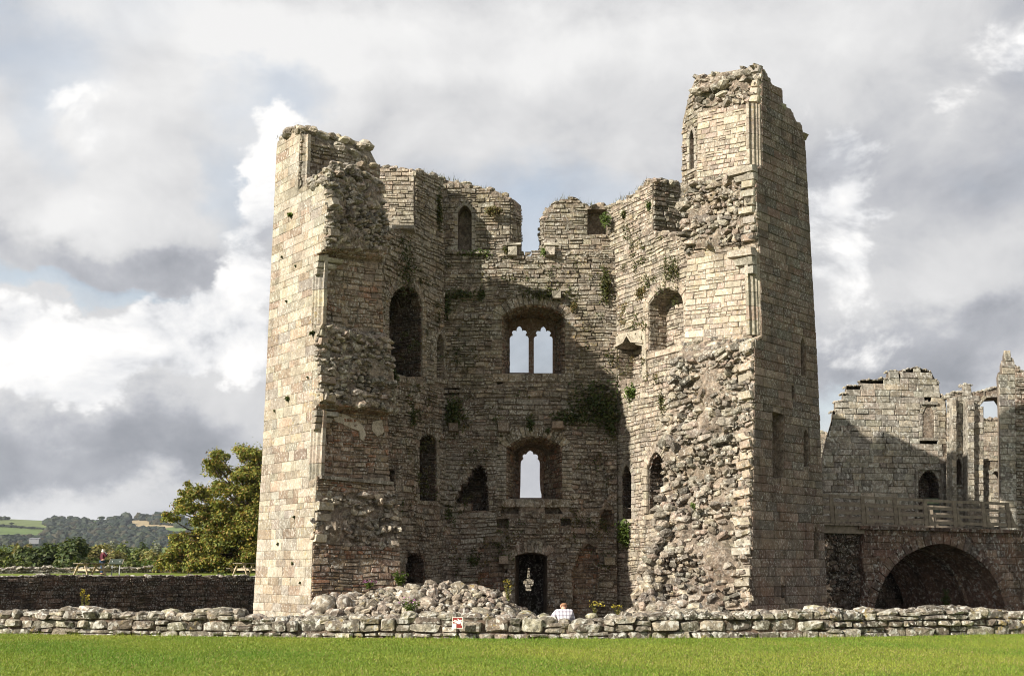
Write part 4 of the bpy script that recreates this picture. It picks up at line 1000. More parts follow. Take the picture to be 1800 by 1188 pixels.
    p5 = Patch.plan((20, 70), (50, 74)); wallface(M, T, p5, [(1425, 1060), (1425, 764), (1440, 760), (1470, 764), (1600, 800), (1700, 760), (1718, 738), (1790, 735), (1830, 735), (1830, 1060)], (), 'farwall', 1., 'wall_core', cap=.6); M.flush(minpx=30)
    # curtain seen through the tower's loop
    T = thing('curtain_wall', 'sunlit curtain wall glimpsed through the tower doorway loop', 'castle ruin', (0, 62, -3)); M = Masonry(T)
    p6 = Patch.plan((-2, 62), (5, 62)); wallface(M, T, p6, [(880, 1100), (880, 1000), (915, 1001), (960, 1000), (1000, 1002), (1000, 1100)], (), 'wall', .8, 'wall_core', cap=.5); M.flush(minpx=30)
build_castle()

def build_bridge():
    T = thing('stone_bridge', 'red-brown stone bridge with one wide pointed arch right of the tower', 'bridge', (21, 48, -1)); M = Masonry(T)
    p = Patch.plan((14.2, 45.6), (28, 50.2))
    O = [(1516, 1110), (1512, 1060), (1520, 1020), (1514, 980), (1520, 930), (1790, 932), (1830, 934), (1830, 1110)]
    A = [(1536, 1110), (1537, 1062), (1544, 1040), (1556, 1015), (1572, 993), (1592, 976), (1614, 964), (1638, 957), (1658, 955), (1680, 962), (1704, 973), (1726, 990), (1744, 1012), (1757, 1038), (1765, 1065), (1768, 1110)]
    f = p.px(A); D = 4.2; sh = 1.1
    wallface(M, T, p, O, [dict(px=A, depth=D, open=1, ring=.42, L=.4, rmat='bridge', rpal='bridge', alt=.0, shift=(-sh * 1.6, 0))], 'bridge', D, 'bridge_core', cap=0, mat='bridge', pal='bridge')
    # vault ribs
    for dd in (1.4, 2.9):
        for i in range(1, len(f) - 2):
            k = dd / D; o = np.array((-sh * 1.6 * k, 0)); c = f.mean(0)
            a, b = f[i] + o, f[i + 1] + o; a2, b2 = a + (c - a) * .07, b + (c - b) * .07
            q = [a, b, b2, a2]; V, Fc = loft([p.P(np.array([x]), -dd)[0] for x in q], [p.P(np.array([x]), -dd - .35)[0] for x in q]); M.add('vault_rib', 'bridge', V, Fc, tint('bridge'))
    # back wall inside the arch
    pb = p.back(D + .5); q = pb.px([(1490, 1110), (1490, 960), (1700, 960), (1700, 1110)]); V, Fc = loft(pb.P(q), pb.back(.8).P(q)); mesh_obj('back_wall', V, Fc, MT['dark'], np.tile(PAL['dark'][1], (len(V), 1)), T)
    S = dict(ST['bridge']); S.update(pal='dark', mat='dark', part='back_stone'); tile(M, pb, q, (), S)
    # coping under the railing
    n = 16
    for i in range(n):
        x0, x1 = 1508 + (1788 - 1508) * i / n, 1508 + (1788 - 1508) * (i + 1) / n - .8
        y0, y1 = 923 + 8 * i / n, 923 + 8 * (i + 1) / n
        V, Fc = block(p, p.px([(x0, y0 + 7), (x1, y1 + 7), (x1, y1), (x0, y0)]), .16, .006); M.add('coping_stone', 'bridge', V, Fc, tint('bridge'))
    M.flush()
    # rough abutment in the gap beside the tower
    T2 = thing('rubble_abutment', 'dark rough rubble abutment under the timber walkway between tower and bridge', 'stone wall', (15, 47, -3)); M = Masonry(T2)
    pa = Patch.plan((11.6, 45.0), (16.2, 46.5)); q = pa.px([(1440, 1110), (1440, 938), (1528, 934), (1528, 1110)]); V, Fc = loft(pa.P(q), pa.back(1.).P(q)); mesh_obj('wall_core', V, Fc, MT['dark'], np.tile(PAL['dark'][0], (len(V), 1)), T2)
    rubble_face(M, pa, q, .9, pal='dark', mat='dark'); M.flush()
    # deck and railings
    y = lambda px: np.interp(px, [1450, 1790], [918, 927])
    D2 = thing('timber_walkway', 'dark timber beam walkway joining the tower side to the stone bridge', 'footbridge', (13.5, 46, 3))
    a, b = p.hit(1438, 924), p.hit(1522, 926)
    for k in range(3):
        V, Fc = beam(a - p.n * (.1 + k * 1.3) + np.array((0, 0, -.12)), b - p.n * (.1 + k * 1.3) + np.array((0, 0, -.12)), .22, .3); mesh_obj('deck_beam', V, Fc, MT['oldwood'], None, D2)
    n = 10
    for i in range(n):
        c = a + (b - a) * (i + .5) / n + np.array((0, 0, .07)); V, Fc = beam(c + p.n * .15, c - p.n * 3., .2, .06); mesh_obj('deck_plank', V, Fc, MT['oldwood'], None, D2)
    for k, (off, lab) in enumerate(((0., 'weathered timber railing along the near edge of the stone bridge'), (-3.3, 'second timber railing along the far edge of the bridge'))):
        G = thing('timber_railing', lab, 'railing', tuple(p.hit(1462, 924) + p.n * off)); o = p.n * (off + .05)
        posts = [(1462, 868), (1517, 871), (1574, 873), (1627, 876), (1678, 879), (1729, 880), (1772, 883)]
        for px, yt in posts:
            A1 = p.hit(px, y(px) + 1) + o; H = .98 * (p.hit(px, yt)[2] - A1[2]); B1 = A1 + np.array((0, 0, H))
            V, Fc = beam(A1, B1, .15, .15, (1, 0, 0)); mesh_obj('post', V, Fc, MT['oldwood'], None, G)
            c = A1 + p.u * .11; pr = [(0, 0), (.36, 0), (.34, .08), (.2, .2), (.1, .42), (.06, .66), (0, .7)]
            fr_ = [c + p.u * s + np.array((0, 0, t * 1.05)) + p.n * .05 for s, t in pr]; V, Fc = loft(fr_, [x - p.n * .1 for x in fr_]); mesh_obj('brace', V, Fc, MT['oldwood'], None, G)
        for i in range(len(posts) - 1 + 1):
            x0 = 1440 if i == 0 else posts[i - 1][0]; x1 = posts[i][0]
            t0 = posts[max(i - 1, 0)][1] if i else 866
            for fz in (.10, .36, .64, .93):
                z0 = y(x0) + (t0 - y(x0)) * fz; z1 = y(x1) + (posts[i][1] - y(x1)) * fz
                V, Fc = beam(p.hit(x0, z0) + o, p.hit(x1, z1) + o, .06, .115); mesh_obj('rail', V, Fc, MT['oldwood'], None, G)
    # board behind the rail
    B = thing('display_board', 'dark green display board standing behind the bridge railing below the square window', 'information board', tuple(at_depth(1640, 925, 53)))
    P0 = at_depth(1640, 925, 53)
    V, Fc = box(P0 + np.array((0, 0, .95)), (.75, .06, .75)); mesh_obj('board', V, Fc, MT['panel'], None, B)
    V, Fc = box(P0 + np.array((0, -.04, 1.18)), (.66, .02, .2)); mesh_obj('picture_strip', V, Fc, simple('faded_print', (.25, .28, .16), .6, .5, 5, 0), None, B)
    for s in (-.3, .3): V, Fc = box(P0 + np.array((s, 0, .3)), (.06, .06, .6)); mesh_obj('leg', V, Fc, MT['oldwood'], None, B)
build_bridge()

# ================================================================== FOLIAGE
def leaf_mesh(C, size, pal, nrm=None, up=.35, jitter=.25):
    """small folded leaves (four corners each) at the points C"""
    n = len(C); C = np.asarray(C); a = NR.normal(size=(n, 3)); a /= np.linalg.norm(a, axis=1, keepdims=True)
    N = NR.normal(size=(n, 3)); N[:, 2] = np.abs(N[:, 2]) + up
    if nrm is not None: N = N * .7 + nrm
    N /= np.linalg.norm(N, axis=1, keepdims=True); a = a - N * (a * N).sum(1, keepdims=True); a /= np.linalg.norm(a, axis=1, keepdims=True) + 1e-9; b = np.cross(N, a)
    s = size * NR.uniform(.6, 1.35, (n, 1)); P = np.stack([C - a * s, C + b * s * .55 + N * s * .18, C + a * s, C - b * s * .55 + N * s * .18], 1).reshape(-1, 3)
    col = np.array(pal)[NR.integers(0, len(pal), n)] * NR.uniform(1 - jitter, 1 + jitter, (n, 1))
    k = np.arange(n) * 4; Q = np.stack([k, k + 1, k + 2, k + 3], 1)
    return P, Q, np.repeat(col, 4, 0)
def clump_pts(c, r, n, shell=.5):
    d = NR.normal(size=(n, 3)); d /= np.linalg.norm(d, axis=1, keepdims=True); rad = NR.uniform(shell, 1, (n, 1)) ** .6
    return np.array(c) + d * rad * np.array(r), d
GREEN = dict(
    oak=[(.176, .189, .032), (.135, .162, .030), (.243, .230, .046), (.095, .121, .024), (.324, .257, .054), (.243, .149, .047), (.162, .189, .041)],
    deep=[(.052, .078, .023), (.072, .094, .026), (.042, .062, .019), (.091, .104, .033)],
    yellow=[(.203, .189, .061), (.257, .223, .081), (.162, .169, .054), (.216, .176, .068)],
    pale=[(.192, .204, .132), (.240, .240, .168), (.156, .174, .108)],
    mid=[(.104, .130, .036), (.130, .156, .039), (.085, .111, .033), (.156, .163, .052)],
    ivy=[(.045, .065, .02), (.06, .085, .025), (.08, .10, .028), (.10, .09, .035)],
    fern=[(.08, .12, .025), (.11, .15, .03), (.06, .09, .02)],
    dry=[(.16, .12, .05), (.12, .10, .04), (.09, .095, .03), (.19, .14, .06)],
    moss=[(.06, .075, .02), (.08, .085, .022), (.05, .055, .02), (.10, .09, .03)],
)
def build_big_tree():
    Y = 84.; k = Y / F
    T = thing('broadleaf_tree', 'big spreading broadleaf tree with yellow-green autumn leaves beside the tower', 'tree', tuple(at_depth(468, 1003, Y)))
    base = at_depth(468, 1010, Y); base[2] = LZ
    trunk_top = at_depth(466, 850, Y)
    V, Fc = tube([base, base + (trunk_top - base) * .35 + np.array((.15, 0, 0)), base + (trunk_top - base) * .7, trunk_top, at_depth(462, 800, Y)], [.55, .42, .34, .25, .1]); tr = mesh_obj('trunk', V, Fc, MT['bark'], None, T, True)
    cl = [(383, 802, 18, 11), (391, 826, 25, 10), (372, 815, 12, 8), (428, 794, 25, 9), (446, 826, 24, 10), (452, 800, 18, 12), (420, 832, 22, 8), (333, 867, 15, 11), (318, 884, 17, 11), (304, 906, 18, 9), (357, 866, 17, 9), (340, 892, 18, 10),
          (391, 857, 24, 14), (421, 862, 28, 17), (450, 862, 24, 20), (383, 891, 24, 15), (423, 892, 32, 19), (455, 895, 24, 22), (358, 908, 20, 9), (391, 923, 32, 17), (427, 925, 32, 20), (460, 925, 22, 22), (343, 937, 20, 12), (310, 957, 22, 13),
          (296, 980, 15, 11), (330, 965, 26, 16), (361, 952, 28, 18), (391, 962, 32, 20), (431, 960, 32, 24), (310, 990, 26, 9), (351, 986, 28, 11), (391, 986, 28, 11), (423, 984, 28, 13), (480, 900, 40, 60), (490, 830, 40, 30), (520, 960, 40, 40)]
    C, D, lim = [], [], []
    for x, y, rx, ry in cl:
        for rep in range(10 if rx < 26 else 15):
            q = R.uniform(.2, .46); c = at_depth(x + R.gauss(0, .5) * rx, y + R.gauss(0, .55) * ry, Y + R.uniform(-2.8, 2.8)); r = np.array((rx * k * q, rx * k * q * 1.1, (rx + ry) * k * q * .5))
            m_ = int((150 * rx * ry / 250 + 60) * (.4 + q * 1.2)); d = NR.normal(size=(m_, 3)); p = c + d * r * .62; d = d / np.linalg.norm(d, axis=1, keepdims=True); C.append(p); D.append(d)
            if rep < 3: lim.append((c, max(.015, rx * .0012)))
    P, Q, c = leaf_mesh(np.concatenate(C), .105, GREEN['oak'], np.concatenate(D) * .8, .3, .35); tag(mesh_obj('crown', P, Q, MT['leaf'], c, T), kind=None)
    for i, (c, r) in enumerate(lim):
        t = R.uniform(.25, .95); s = base + (trunk_top - base) * (.30 + .68 * min(1, max(0, (c[2] - 3) / 9))) ; m = s * .45 + c * .55 + np.array((0, R.uniform(-.3, .3), R.uniform(-.9, -.1)))
        V, Fc = tube([s, s * .7 + m * .3 + g3(.1), m, m * .4 + c * .6 + g3(.12), c], [.15, .11, .08, .05, .02], 5); mesh_obj('limb', V, Fc, MT['bark'], None, T, True)
build_big_tree()

def bush(name, label, cat, px, ytop, w, Y, pal, n=1500, ls=.28, group=None, seed=0, ybot=1010):
    k = Y / F; gz = float(ground_h(np.array(px * 0. + (px - 900) / F * Y), np.array(float(Y)))); top = at_depth(px, ytop, Y); base = np.array((top[0], Y, gz)); H = top[2] - gz
    T = thing(name, label, cat, tuple(base), group)
    V, Fc = tube([base, base + np.array((.1, 0, H * .35)), base + np.array((0, 0, H * .75))], [.03 * H, .022 * H, .01 * H], 6); mesh_obj('trunk', V, Fc, MT['bark'], None, T, True)
    rw = w * k / 2; C, D = [], []; m = 13
    for i in range(m):
        z = R.uniform(.22, .92); a = R.uniform(0, 6.28); q = math.sqrt(max(.05, 1 - ((z - .5) / .52) ** 2)) * R.uniform(.35, .95)
        if i == 0: z, q = .86, .1
        c = base + np.array((math.cos(a) * rw * q, math.sin(a) * rw * q * .8, H * z)); r = min(rw * .5, H * .3) * R.uniform(.7, 1.1)
        p, d = clump_pts(c, (r, r, min(r, base[2] + H * 1.0 - c[2] + .12 * r) if i else H * .14), n // m, .55); p = p + NR.normal(size=p.shape) * r * .16; C.append(p); D.append(d)
    P, Q, c = leaf_mesh(np.concatenate(C), ls, GREEN[pal], np.concatenate(D), .25, .3); mesh_obj('crown', P, Q, MT['leaf'], c, T)
for a in [
    ('bushy_tree', 'dark green rounded bushy tree behind the lawn wall, largest of the dark trees there', 'tree', 132, 949, 84, 120, 'deep', 4600, .26),
    ('bushy_tree', 'dark green bushy tree joined to the left side of the largest dark tree', 'tree', 86, 953, 74, 122, 'deep', 3400, .26),
    ('bushy_tree', 'low dark green bush at the left edge in front of the pale poplars', 'tree', 46, 966, 64, 118, 'deep', 2600, .26),
    ('bushy_tree', 'dull green bush cut by the left edge of the view behind the lawn wall', 'tree', 6, 968, 64, 118, 'mid', 2600, .26),
    ('poplar_tree', 'pale yellow poplar rising between the left bushes, left one of two', 'tree', 32, 955, 26, 190, 'yellow', 1700, .3),
    ('poplar_tree', 'pale yellow poplar rising between the left bushes, right one of two', 'tree', 52, 954, 30, 190, 'yellow', 1800, .3),
    ('bushy_tree', 'olive green tree right behind the woman in the maroon jacket', 'tree', 170, 961, 60, 170, 'yellow', 2200, .3),
    ('willow_tree', 'silvery pale willow above the white cottage', 'tree', 200, 947, 36, 330, 'pale', 1800, .42),
    ('willow_tree', 'smaller silvery willow right of the dark pointed tree', 'tree', 273, 950, 26, 320, 'pale', 1300, .42),
    ('bushy_tree', 'mid green tree right of the white cottage', 'tree', 217, 954, 42, 240, 'mid', 2000, .36),
    ('bushy_tree', 'dark pointed tree between the two silvery willows', 'tree', 250, 950, 36, 260, 'deep', 1800, .36),
    ('bushy_tree', 'golden yellow tree above the information panel', 'tree', 208, 967, 56, 160, 'yellow', 2400, .28),
    ('bushy_tree', 'yellow-green tree right of the information panel', 'tree', 243, 966, 58, 165, 'mid', 2600, .28),
    ('bushy_tree', 'russet olive tree touching the left tips of the big broadleaf tree', 'tree', 282, 969, 60, 160, 'yellow', 2400, .28),
    ('bushy_tree', 'far olive tree at the left edge rising over the dull green bush', 'tree', 6, 958, 50, 260, 'mid', 1800, .36),
    ('bushy_tree', 'far brownish tree just right of the largest dark tree', 'tree', 184, 955, 44, 280, 'yellow', 1700, .36),
    ('bushy_tree', 'far grey-green tree right above the yellow-green tree', 'tree', 232, 960, 44, 300, 'mid', 1700, .4),
    ('hedge_bush', 'low green hedge bush right behind the information panel posts', 'bush', 222, 984, 84, 104, 'mid', 3000, .2),
    ('hedge_bush', 'low yellow-green hedge bush left of the big broadleaf tree base', 'bush', 272, 984, 84, 106, 'fern', 3000, .2),
    ('hedge_bush', 'low dark hedge bush left of the woman in the maroon jacket', 'bush', 164, 983, 64, 108, 'ivy', 2200, .2),
    ('hedge_bush', 'low mid green hedge bush under the largest dark tree', 'bush', 110, 984, 90, 106, 'deep', 2600, .2),
    ('hedge_bush', 'low pale hedge bush at the left edge over the parapet wall', 'bush', 20, 984, 90, 106, 'mid', 2600, .2)]:
    bush(*a)

def terrain_hit(px, py, y0=500, y1=5200):
    d = ray(px, py); d = d / d[1]; ys = np.arange(y0, y1, 12.); z = EYE + d[2] * ys; h = hill_h(d[0] * ys, ys); i = np.argmax(h >= z)
    return np.array((d[0] * ys[i], ys[i], h[i])) if h[i] >= z[i] else None
def build_woods():
    zones = [(108, 922, 30, 10, 260), (135, 929, 34, 9, 260), (118, 940, 40, 7, 220), (208, 920, 20, 11, 200), (186, 934, 22, 10, 220), (226, 938, 36, 9, 260), (190, 949, 70, 7, 320), (50, 953, 60, 6, 240), (150, 944, 30, 7, 140),
             (282, 911, 44, 5, 190), (275, 919, 12, 4, 50), (318, 924, 12, 4, 50), (275, 937, 12, 2.5, 50), (280, 951, 60, 7, 240), (12, 911, 16, 3, 50), (60, 913, 50, 2.5, 140), (130, 911, 14, 5, 80), (340, 948, 40, 8, 150), (1460, 905, 30, 10, 60), (110, 957, 120, 5, 420), (260, 960, 90, 5, 300)]
    parts = []
    for cx, cy, rx, ry, n in zones:
        for _ in range(n):
            a, r = R.uniform(0, 6.28), math.sqrt(R.random()); P = terrain_hit(cx + rx * r * math.cos(a), cy + ry * r * math.sin(a))
            if P is None: continue
            s = (R.uniform(1.8, 4.2) if R.random() < .7 else R.uniform(4, 8)) * P[1] / 2000 + 1.; V, Fc = rock(P + np.array((0, 0, s * .5)), (s, s, s * .95), None, .22); c = np.array(R.choice([(.022, .034, .020), (.030, .042, .024), (.045, .055, .026), (.055, .05, .028), (.03, .04, .03)])) * R.uniform(.7, 1.4); parts.append((V, Fc, c))
    hedges = [((0, 925), (85, 932)), ((0, 944), (80, 945)), ((255, 936), (330, 938)), ((160, 916), (190, 917)), ((225, 914), (330, 906)), ((0, 914), (110, 911)), ((230, 930), (280, 928)), ((280, 920), (335, 928))]
    for (x0, y0), (x1, y1) in hedges:
        for t in np.arange(0, 1, 1.2 / abs(x1 - x0)):
            P = terrain_hit(x0 + (x1 - x0) * t, y0 + (y1 - y0) * t)
            if P is None: continue
            s = R.uniform(1.6, 3.2); V, Fc = rock(P + np.array((0, 0, s * .4)), (s * 1.4, s, s), None, .2); parts.append((V, Fc, np.array((.03, .038, .02)) * R.uniform(.8, 1.2)))
    V, Fc, C = join(parts); tag(mesh_obj('distant_woods', V, Fc, MT['leaf'], C), 'dark woods and hedges spread over the distant hills', 'woods', kind='stuff')
    # trees one can tell apart on the skyline
    for i, (px, py, w, lab) in enumerate([(12, 908, 12, 'lone round tree on the skyline at the far left of the hill'), (122, 907, 13, 'tallest round tree of the skyline knoll'), (108, 910, 11, 'round skyline tree left of the tallest one on the knoll'),
                                          (131, 910, 9, 'small skyline tree right of the tallest one on the knoll'), (177, 911, 15, 'lone spreading tree standing in the skyline dip'), (250, 907, 10, 'single skyline tree left of the hilltop wood by the broadleaf tree'), (20, 921, 9, 'small field tree on the left green slope')]):
        P = None; q = py
        while P is None and q < 945: P = terrain_hit(px, q + 2); q += 1
        if P is None: continue
        T = thing('distant_tree', lab, 'tree', tuple(P)); s = w * P[1] / F / 2; top = at_depth(px, py, P[1])[2]; H = max(top - P[2], s)
        V, Fc = tube([P - np.array((0, 0, 1.)), P + np.array((0, 0, H * .6))], [s * .09, s * .05], 5); mesh_obj('trunk', V, Fc, MT['bark'], None, T)
        C = [clump_pts(P + np.array((R.uniform(-.5, .5) * s, R.uniform(-.4, .4) * s, H * R.uniform(.45, .85))), (s * .5, s * .5, H * .22), 60)[0] for _ in range(9)]
        p_, q_, c_ = leaf_mesh(np.concatenate(C), s * .16, GREEN['deep'], None, .3); mesh_obj('crown', p_, q_, MT['leaf'], c_, T)
build_woods()
def house(name, label, px, py, w, h, Y, wall, roof, pitch=.35, deep=.6):
    c = at_depth(px, py, Y); k = Y / F; W, Hh = w * k, h * k; D = W * deep; T = thing(name, label, 'building', tuple(c - np.array((0, 0, Hh))))
    V, Fc = box(c - np.array((0, 0, Hh / 2 + 2)), (W, D, Hh + 4)); wo = mesh_obj('wall', V, Fc, MT[wall], None, T)
    z = c[2]; r = W * pitch * .4; x0, x1 = c[0] - W * .54, c[0] + W * .54; y0, y1 = c[1] - D * .56, c[1] + D * .56
    V = [(x0, y0, z), (x1, y0, z), (x1, y1, z), (x0, y1, z), (x0, c[1], z + r), (x1, c[1], z + r)]; mesh_obj('roof', V, [(0, 1, 5, 4), (2, 3, 4, 5), (1, 2, 5), (3, 0, 4), (0, 3, 2, 1)], MT[roof], None, T)
    for s in (-.25, .25): V, Fc = box((c[0] + s * W, c[1] - D / 2 - .03, z - Hh * .5), (W * .13, .08, Hh * .3)); mesh_obj('window', V, Fc, MT['panel'], None, T)
house('cottage', 'tiny white cottage among the trees above the information panel', 193, 965.5, 7, 4, 300, 'white_render', 'slate')
house('farm_barn', 'long low grey farm barn at the foot of the distant hill', 62, 947, 17, 1.6, 1150, 'slate', 'slate', .25)

# ------------------------------------------------------------------ plants on and around the masonry
PB_, PBL_, PBR_ = Patch.plan((-4, 45.95), (6, 45.95)), Patch.plan(K, C1), Patch.plan(C2, J)
PFL_, PFR_ = Patch.plan(L0, FLo), Patch.plan(FRo, R0)
def tuft(name, label, cat, p, px, py, rx, ry, pal, n=110, size=.06, out=.12, group=None):
    c = p.hit(px, py); k = c[1] / F; n = int(n * 1.5); q = NR.normal(size=(n, 2)) * (.62 if rx > 20 else .36); q = q[np.abs(q).max(1) < 1.35]
    st = p.st([c])[0] + q * np.array((rx * k * 1.05, ry * k))
    C = p.P(st, np.abs(NR.normal(size=len(q))) * out * (1 - .4 * np.abs(q[:, 0])) + .02)
    P, Q, col = leaf_mesh(C, size, GREEN[pal], np.tile(p.n * .8, (len(C), 1)), .4, .35)
    o = mesh_obj(name, P, Q, MT['leaf'], col); tag(o, label, cat, group)
for a in [
    ('ivy', 'dark ivy hanging from the lost floor line in the left corner of the back wall', 'ivy', PB_, 797, 728, 16, 34, 'ivy', 420, .07, .22),
    ('ivy', 'thin dark ivy spray left of the two-light window at head height', 'ivy', PB_, 806, 519, 34, 9, 'ivy', 260, .06, .12),
    ('ivy', 'small hanging ivy tail just left of the two-light window arch', 'ivy', PB_, 846, 517, 8, 16, 'ivy', 130, .06, .12),
    ('ivy', 'drooping ivy strand low in the left back corner above the square ledge', 'ivy', PB_, 786, 538, 8, 26, 'ivy', 150, .06, .12),
    ('ivy', 'large dark ivy mass in the right corner below the ogee niche', 'ivy', PB_, 1052, 712, 38, 32, 'ivy', 760, .08, .28),
    ('ivy', 'dark ivy trailing down from the large corner mass', 'ivy', PB_, 1072, 745, 14, 34, 'ivy', 300, .07, .2),
    ('ivy', 'dark ivy patch right of the lower window head', 'ivy', PB_, 1000, 734, 26, 12, 'ivy', 260, .07, .16),
    ('wall_grass', 'green and brown growth over the arch of the two-light window', 'wall plant', PB_, 960, 519, 44, 9, 'moss', 320, .06, .14),
    ('wall_fern', 'green and rusty fern growth in the upper right corner of the back wall', 'wall plant', PB_, 1064, 505, 13, 42, 'moss', 330, .065, .16),
    ('wall_grass', 'brown tuft beside the right springing of the two-light window arch', 'wall plant', PB_, 1008, 540, 8, 14, 'dry', 110, .055, .1),
    ('wall_fern', 'green growth in the blocked crenel right of the gap', 'wall plant', PB_, 1064, 388, 12, 18, 'fern', 170, .06, .15),
    ('wall_fern', 'low green mat on the sill of the parapet lancet', 'wall plant', PB_, 838, 446, 26, 5, 'fern', 200, .055, .2),
    ('wall_fern', 'small green tuft at the left foot of the crenel gap', 'wall plant', PB_, 890, 441, 9, 8, 'moss', 90, .055, .16),
    ('wall_fern', 'bright green tuft at the right foot of the crenel gap', 'wall plant', PB_, 955, 445, 6, 8, 'fern', 80, .055, .3),
    ('wall_fern', 'brown creeper near the top of the merlon right of the lancet', 'wall plant', PB_, 868, 372, 16, 9, 'dry', 420, .07, .08),
    ('ivy', 'dark tuft just below the centre corbel between the windows', 'ivy', PB_, 932, 745, 8, 18, 'ivy', 120, .06, .14),
    ('ivy', 'dark dots of ivy beside the right corbel over the lower window', 'ivy', PB_, 963, 757, 6, 7, 'ivy', 60, .055, .12),
    ('ivy', 'faint ivy stain left of the broken pointed doorway', 'ivy', PB_, 788, 900, 10, 20, 'ivy', 110, .055, .08),
    ('ivy', 'dark fern clump by the hole left of the ground doorway', 'ivy', PB_, 832, 985, 12, 12, 'ivy', 100, .055, .1),
    ('ivy', 'ivy trailing below the parapet of the inner left wall', 'ivy', PBL_, 712, 470, 22, 48, 'ivy', 330, .06, .12),
    ('ivy', 'ivy and moss strip down the left back corner beside the parapet lancet', 'ivy', PBL_, 768, 370, 9, 50, 'moss', 260, .06, .14),
    ('ivy', 'dark ivy strand along the foot of the tall left recess', 'ivy', PBL_, 690, 668, 8, 22, 'ivy', 130, .06, .12),
    ('ivy', 'dark hanging growth above the small lancet in the inner left wall', 'ivy', PBL_, 722, 730, 14, 26, 'ivy', 170, .06, .1),
    ('wall_fern', 'bright green fern hanging below the narrow lancet of the right wall', 'wall plant', PBR_, 1103, 938, 12, 25, 'fern', 520, .08, .2),
    ('wall_fern', 'green and brown growth above the sunlit arched recess', 'wall plant', PBR_, 1180, 478, 22, 22, 'moss', 220, .055, .1),
    ('wall_grass', 'rusty hanging weeds left of the sunlit arched recess', 'wall plant', PBR_, 1128, 515, 20, 16, 'dry', 170, .055, .08),
    ('wall_fern', 'dark green cushion on the edge of the right parapet', 'wall plant', PBR_, 1143, 362, 6, 12, 'fern', 90, .055, .1),
    ('wall_fern', 'smaller green cushion on the sunlit right parapet, left of the dark green one', 'wall plant', PBR_, 1099, 378, 6, 9, 'moss', 110, .06, .08),
    ('wall_fern', 'green growth under the ogee niche', 'wall plant', PBR_, 1112, 690, 16, 14, 'fern', 180, .06, .14),
    ('wall_fern', 'thin weeds down the sunlit wall beside the rubble core', 'wall plant', PBR_, 1165, 705, 10, 24, 'moss', 110, .05, .08),
    ('wall_fern', 'tiny green fern on the upper left ashlar face', 'wall plant', PFL_, 513, 379, 3, 3, 'fern', 45, .08, .06),
    ('wall_fern', 'small dark cushion under the middle hood of the left ashlar face', 'wall plant', PFL_, 552, 586, 3, 3, 'ivy', 45, .08, .06),
    ('wall_fern', 'dark cushion low on the left ashlar face', 'wall plant', PFL_, 508, 701, 3, 3, 'ivy', 45, .08, .06),
    ('wall_fern', 'yellow-green sprig on the right rubble core', 'wall plant', Patch.plan((4.5, 37.8), (7.2, 37.)), 1220, 890, 5, 7, 'fern', 40, .05, .2)]:
    tuft(*a)
for px, py, lab in ((497, 452, 'highest on the left ashlar face'), (521, 468, 'near the upper window jamb of the left ashlar face'), (505, 530, 'left of the upper moulded jamb on the left ashlar face'),
                    (543, 664, 'beside the broken edge midway up the left ashlar face'), (484, 722, 'near the outer corner midway up the left ashlar face'), (519, 908, 'right of the dark socket low on the left ashlar face'),
                    (490, 956, 'low on the left ashlar face near its outer corner'), (516, 990, 'low in the middle of the left ashlar face'), (529, 1024, 'lowest on the left ashlar face near the rubble mound')):
    tuft('moss_cushion', 'tiny dark moss cushion ' + lab, 'moss', PFL_, px, py, 1.5, 2.2, 'ivy', 16, .05, .03, 'moss cushions on the left ashlar face')
